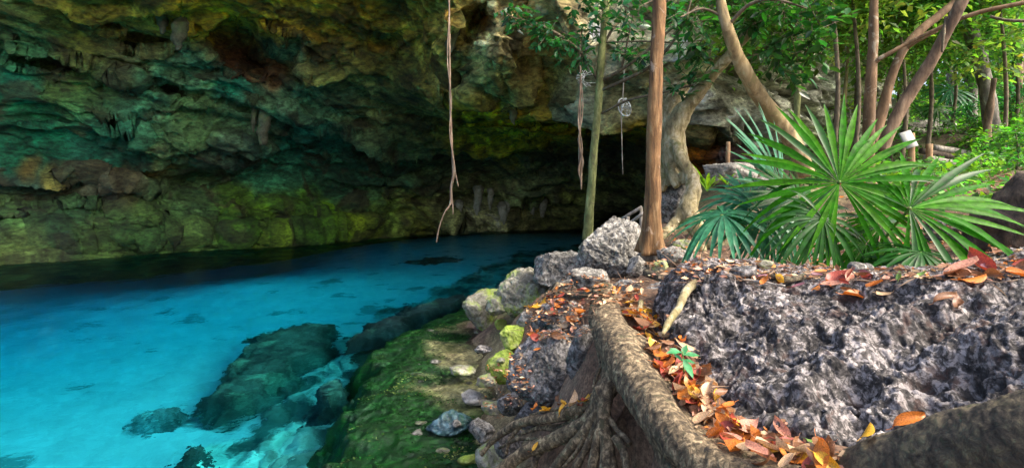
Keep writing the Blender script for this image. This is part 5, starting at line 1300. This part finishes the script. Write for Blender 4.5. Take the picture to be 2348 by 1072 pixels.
# only the near part matters
nearv = (HV[:, 1] < 12) & (HV[:, 0] > -2.5) & (HV[:, 0] < 9)
HF = HF[nearv[HF].all(1)]
u = np.unique(HF); mp = np.zeros(len(HV), int); mp[u] = np.arange(len(u))
bvh = BVHTree.FromPolygons(HV[u].tolist(), mp[HF].tolist())
EYE = Vector((0, 0, HC))

def settle(px, py):
    d = Vector(P(px, py, 1.0)) - EYE
    h, nrm, i, dist = bvh.ray_cast(EYE, d.normalized(), 30)
    if h is None: return None
    g, n2, i2, d2 = bvh.ray_cast(h + Vector((0, 0, .06)), Vector((0, 0, -1)), 1.0)
    if g is not None and abs(g.z - h.z) < .06: h, nrm = g, n2
    if nrm.z < 0: nrm = -nrm
    return h, nrm, dist

# leaf shapes: pointed oval blade, raised along the rib, curled
def blade(seed, wd, curl, cup, twist):
    r = np.random.RandomState(seed); ns, nw = 8, 5
    V = []
    for i in range(ns):
        t = i / (ns - 1)
        w_ = wd * (math.sin(math.pi * min(1, t ** .85)) ** .8) * (1 - .25 * t) + .012
        for j in range(nw):
            s = (j / (nw - 1) - .5) * 2
            V.append((t - .5, s * w_ + .03 * math.sin(3 * t + seed), curl * (t - .45) ** 2 + cup * s * s * w_ + twist * s * (t - .5) + r.normal(0, .006) - (.012 if j == 2 else 0)))
    V = np.array(V); F_ = grid_faces(ns, nw)
    st, fs_ = tube([(-.5, 0, curl * .2), (-.62, .01, curl * .3), (-.74, .03, curl * .3 + .02)], [.012, .010, .008], 5, 2)
    return merge([(V, F_), (st, fs_)])
SHAPES = [blade(k, w_, c_, u_, t_) for k, (w_, c_, u_, t_) in enumerate([(.24, .25, .35, .1), (.28, .5, .2, -.15), (.21, -.25, .6, .2), (.30, .15, -.3, .1), (.25, .9, .5, .3), (.22, .4, .9, -.2)])]
DM = {}
def dry_leaf(px, py, L, colr, shape, label, group=None, yaw=None, tilt=.35, lift=.012, seed=0, cat='leaf'):
    h = settle(px, py)
    if h is None: return
    p_, nrm, dist = h
    r = random.Random(seed)
    key = (shape, colr)
    if key not in DM: DM[key] = raw_mesh('fallen_leaf', SHAPES[shape][0], SHAPES[shape][1], M['dry_' + colr])
    nrm = (nrm * .6 + Vector((0, 0, .5)) + Vector((r.gauss(0, tilt), r.gauss(0, tilt), 0))).normalized()
    yaw = r.uniform(0, 6.28) if yaw is None else yaw
    x = Vector((math.cos(yaw), math.sin(yaw), 0)); x = (x - nrm * x.dot(nrm)).normalized(); y = nrm.cross(x)
    m = Matrix((x * L, y * L, nrm * L)).transposed().to_4x4()
    m.translation = p_ + nrm * lift
    o = bpy.data.objects.new('fallen_leaf', DM[key]); COL.objects.link(o); o.matrix_world = m
    tag(o, label, cat, group)

# single leaves that stand out
ONE = [(1236, 706, .20, 'yellow', 4, 'large curled yellow leaf lying left of the big root', .1), (1963, 686, .15, 'orange', 2, 'long curled orange leaf on the outcrop rim', .05), (2030, 684, .09, 'tan', 1, 'tan leaf touching the tip of the long curled orange leaf', .2), (1832, 664, .075, 'purple', 0, 'purple leaf on the outcrop under the bent stick', 0.0), (1872, 668, .06, 'orange', 3, 'small orange leaf right of the purple leaf', .6),
       (1745, 638, .06, 'purple', 3, 'mauve leaf at the left end of the outcrop rim', .3), (1930, 640, .14, 'red', 1, 'dark red leaf lying across the outcrop rim', .1), (1905, 660, .10, 'pink', 0, 'pinkish leaf just below the dark red leaf', -.3), (1990, 645, .11, 'brown', 2, 'brown folded leaf behind the long curled orange leaf', .2), (1880, 630, .08, 'orange', 0, 'orange leaf at the foot of the palm stalks', .2),
       (2085, 968, .10, 'orange', 2, 'pale orange leaf resting on the dark corner root', .2), (2000, 1005, .06, 'yellow', 3, 'yellow-green leaf between outcrop and dark corner root', .4), (2250, 615, .20, 'red', 5, 'large purplish red leaf standing at the right of the outcrop rim', 1.2), (2210, 625, .18, 'pink', 0, 'broad pale brown leaf beside the purplish red leaf', .1), (2230, 648, .12, 'orange', 3, 'orange leaf in front of the broad pale brown leaf', .0), (2165, 690, .10, 'brown', 2, 'brown curled leaf on the outcrop below its right rim', .3), (2200, 706, .08, 'brown', 4, 'dark brown leaf right of the brown curled leaf', .8), (2070, 640, .06, 'green', 0, 'small fresh green leaf on the dark low ledge', .5), (2120, 636, .05, 'green', 1, 'tiny green leaf right of the small fresh green leaf', .1),
       (1790, 1000, .10, 'pink', 5, 'pink-brown pointed leaf standing up in the leaf channel', 1.5), (1815, 1032, .105, 'red', 0, 'dark red leaf near the bottom of the leaf channel', -.3), (1788, 1046, .085, 'yellow', 1, 'bright yellow leaf at the bottom of the leaf channel', -.6), (1875, 1024, .06, 'green', 3, 'pale green leaf among orange ones at the channel bottom', -.8), (1710, 992, .075, 'orange', 3, 'orange round leaf beside the root edge', .3), (1690, 1012, .075, 'orange', 1, 'deep orange leaf just below the orange round leaf', .1), (1745, 1018, .085, 'purple', 0, 'purple-brown leaf left of the pink-brown pointed leaf', .4), (1640, 912, .07, 'yellow', 2, 'yellow leaf in the middle of the leaf channel', 1.3), (1650, 955, .045, 'green', 3, 'small teal-green leaf in the leaf channel', .3), (1560, 868, .11, 'orange', 2, 'long orange leaf under the green seedling', -.4), (1575, 850, .12, 'tan', 0, 'long tan leaf lying above the long orange leaf', -.5), (1600, 870, .09, 'red', 5, 'red-orange leaf right of the seedling', .9), (1575, 910, .08, 'pink', 3, 'pinkish leaf left of the channel middle', .1),
       (1320, 930, .10, 'tan', 4, 'pale curled leaf lodged behind the side root', .9), (1262, 936, .07, 'orange', 5, 'orange crumpled leaf on the upper side root', .5), (1295, 940, .07, 'yellow', 2, 'golden leaf right of the orange crumpled leaf', .6), (1226, 992, .045, 'yellow', 3, 'small yellow leaf between the two side roots', .2), (1222, 1045, .07, 'orange', 2, 'orange leaf fallen between the lower side roots', 1.3), (1232, 1030, .05, 'yellow', 0, 'yellow leaf above the orange one between the lower side roots', .7), (1232, 806, .05, 'orange', 0, 'orange dead leaf on the pale squarish rock', .3), (1445, 700, .08, 'yellow', 0, 'yellow-orange leaf at the upper end of the leaf channel', .5), (1435, 685, .07, 'orange', 1, 'orange leaf beside the worn root top', .2)]
for k, (px, py, L, c, sh, lb, yw) in enumerate(ONE):
    dry_leaf(px, py, L, c, sh, lb, None, yw, .2, .02, k)

rs = np.random.RandomState(55)
def scatter(poly, n, lo, hi, where, colors, seed, lift=.012):
    poly = np.array(poly, float); mn, mx = poly.min(0), poly.max(0); done = 0; r = np.random.RandomState(seed); tries = 0
    while done < n and tries < n * 30:
        tries += 1
        px, py = r.uniform(mn[0], mx[0]), r.uniform(mn[1], mx[1])
        if poly_sdf(poly, [px], [py])[0] < 0: continue
        c = colors[r.randint(len(colors))]
        wh = where if 'channel' not in where else ('at the upper end of the' if py < 800 else 'beside the seedling in the' if py < 905 else 'halfway down the' if py < 985 else 'at the lower end of the') + ' channel between root and outcrop'
        dry_leaf(px, py, r.uniform(lo, hi), c, r.randint(6), 'fallen %s leaf lying %s' % (c, wh), 'fallen %s leaves %s' % (c, wh), None, .45, lift * r.uniform(.5, 2.5), seed * 1000 + done)
        done += 1
scatter([(1412, 665), (1475, 672), (1500, 740), (1560, 790), (1620, 860), (1655, 940), (1700, 985), (1790, 1030), (1930, 1045), (1935, 1072), (1780, 1075), (1690, 1040), (1610, 990), (1550, 930), (1510, 850), (1480, 775), (1430, 740)], 165, .06, .105, 'in the channel between root and outcrop', ['orange', 'orange', 'tan', 'brown', 'pink', 'red', 'yellow', 'tan', 'brown', 'brown'], 1, .018)
scatter([(1215, 690), (1290, 640), (1345, 640), (1345, 700), (1320, 790), (1240, 790), (1190, 760)], 50, .05, .10, 'among the rocks left of the big root', ['orange', 'brown', 'red', 'tan', 'brown', 'pink'], 2)
scatter([(1700, 625), (2060, 622), (2060, 660), (1900, 672), (1720, 650)], 14, .05, .10, 'on the outcrop rim', ['orange', 'red', 'brown', 'purple', 'pink', 'yellow'], 3)
scatter([(2160, 600), (2330, 560), (2348, 640), (2180, 655)], 9, .07, .13, 'at the right behind the outcrop', ['orange', 'red', 'brown', 'purple', 'pink'], 4)
scatter([(1225, 930), (1335, 905), (1345, 930), (1240, 955)], 9, .05, .08, 'on the upper side root', ['orange', 'red', 'yellow', 'brown'], 5)

# fine litter nobody could count
def litter(poly, n, lo, hi, seed, zmin=.10):
    r = np.random.RandomState(seed); poly = np.array(poly, float); mn, mx = poly.min(0), poly.max(0)
    pos, nr = [], []
    P_ = r.uniform(mn, mx, (n * 3, 2)); P_ = P_[poly_sdf(poly, P_[:, 0], P_[:, 1]) > 0][:n]
    for px, py in P_:
        h = settle(px, py)
        if h is None or h[0].z < zmin or h[2] > 13: continue
        pos.append(h[0] + h[1] * .008); nr.append(h[1] * .7 + Vector((r.normal(0, .4), r.normal(0, .4), .4)))
    pos, nr = np.array(pos), np.array(nr); m_ = len(pos)
    d_ = r.normal(size=(m_, 3)); d_[:, 2] *= .2
    c = np.array([DRY[x] for x in ['orange', 'brown', 'brown', 'tan', 'brown', 'pink', 'tan', 'brown']])[r.randint(8, size=m_)]
    V, F_, k = leaf_batch(pos, d_, nr, r.uniform(lo, hi, m_), .45, .15)
    return V, F_, np.repeat(np.clip(c * r.lognormal(0, .3, (m_, 1)), 0, .8), k, 0)
parts = [litter([(1480, 560), (1600, 470), (1760, 470), (2050, 480), (2348, 440), (2348, 640), (2050, 640), (1700, 640), (1480, 650)], 2000, .025, .06, 1), litter([(1195, 760), (1230, 690), (1300, 630), (1480, 640), (1470, 690), (1340, 700), (1340, 770), (1240, 780)], 700, .02, .05, 2), litter([(1100, 850), (1200, 800), (1230, 900), (1180, 960), (1110, 960)], 260, .02, .045, 3, -.02),
         litter([(1412, 665), (1475, 672), (1560, 790), (1655, 940), (1930, 1045), (1935, 1072), (1610, 990), (1510, 850)], 900, .02, .045, 4), litter([(1700, 420), (2348, 330), (2348, 450), (1700, 480)], 500, .05, .10, 6)]
def slivers(poly, n, seed):
    r = np.random.RandomState(seed); poly = np.array(poly, float); P_ = r.uniform(poly.min(0), poly.max(0), (n * 3, 2)); P_ = P_[poly_sdf(poly, P_[:, 0], P_[:, 1]) > 0][:n]
    hs = [h for h in (settle(*p_) for p_ in P_) if h is not None and h[0].z > .1 and h[2] < 12]
    pos = np.array([h[0] + h[1] * .014 for h in hs]); m_ = len(pos)
    d_ = r.normal(size=(m_, 3)); d_[:, 2] *= .12
    V, F_, k = leaf_batch(pos, d_, np.tile([0, -.3, 1.0], (m_, 1)), r.uniform(.06, .20, m_), .05, .5)
    return V, F_, np.repeat(np.array([.13, .085, .055]) * r.lognormal(0, .5, (m_, 1)), k, 0)
parts += [slivers([(1480, 560), (2348, 440), (2348, 650), (1500, 660)], 420, 11), slivers([(1195, 760), (1300, 630), (1480, 640), (1340, 790)], 150, 12), slivers([(1412, 665), (1475, 672), (1655, 940), (1930, 1045), (1935, 1072), (1510, 850)], 60, 13)]
V, F_ = merge([p_[:2] for p_ in parts]); c = np.vstack([p_[2] for p_ in parts])
tag(mesh_obj('leaf_litter', V, F_, M['dry'], col=c), 'fine dry leaf litter covering the ground', kind='stuff')

# pebbles
PM = [raw_mesh('pebble', *rock_geo((.05, .045, .03), 600 + k, 3, 6, .05, .2), M[m_]) for k, m_ in enumerate(['grey_rock', 'pale_rock', 'moss_rock', 'slab_rock', 'grey_rock'])]
for px, py, k in peb:
    h = settle(px, py)
    if h is None or (not 16 < k < 30 and (h[0].z > .45 or h[1].z < .8)): continue
    land = 16 < k < 30
    o = bpy.data.objects.new('pebble', PM[k % 5]); COL.objects.link(o); s = rs.uniform(.4, 1.3) * (1.5 if 29 < k < 46 else 1); o.scale = (s, s, s); o.location = h[0] + Vector((0, 0, .008 * s)); o.rotation_euler = (rs.uniform(-.3, .3), rs.uniform(-.3, .3), rs.uniform(0, 6.28))
    tag(o, 'loose stone on the leaf litter between outcrop and fig roots' if land else 'loose stone on the shore slope between shelf and root', 'stone', 'loose stones on the litter' if land else 'loose stones on the shore')
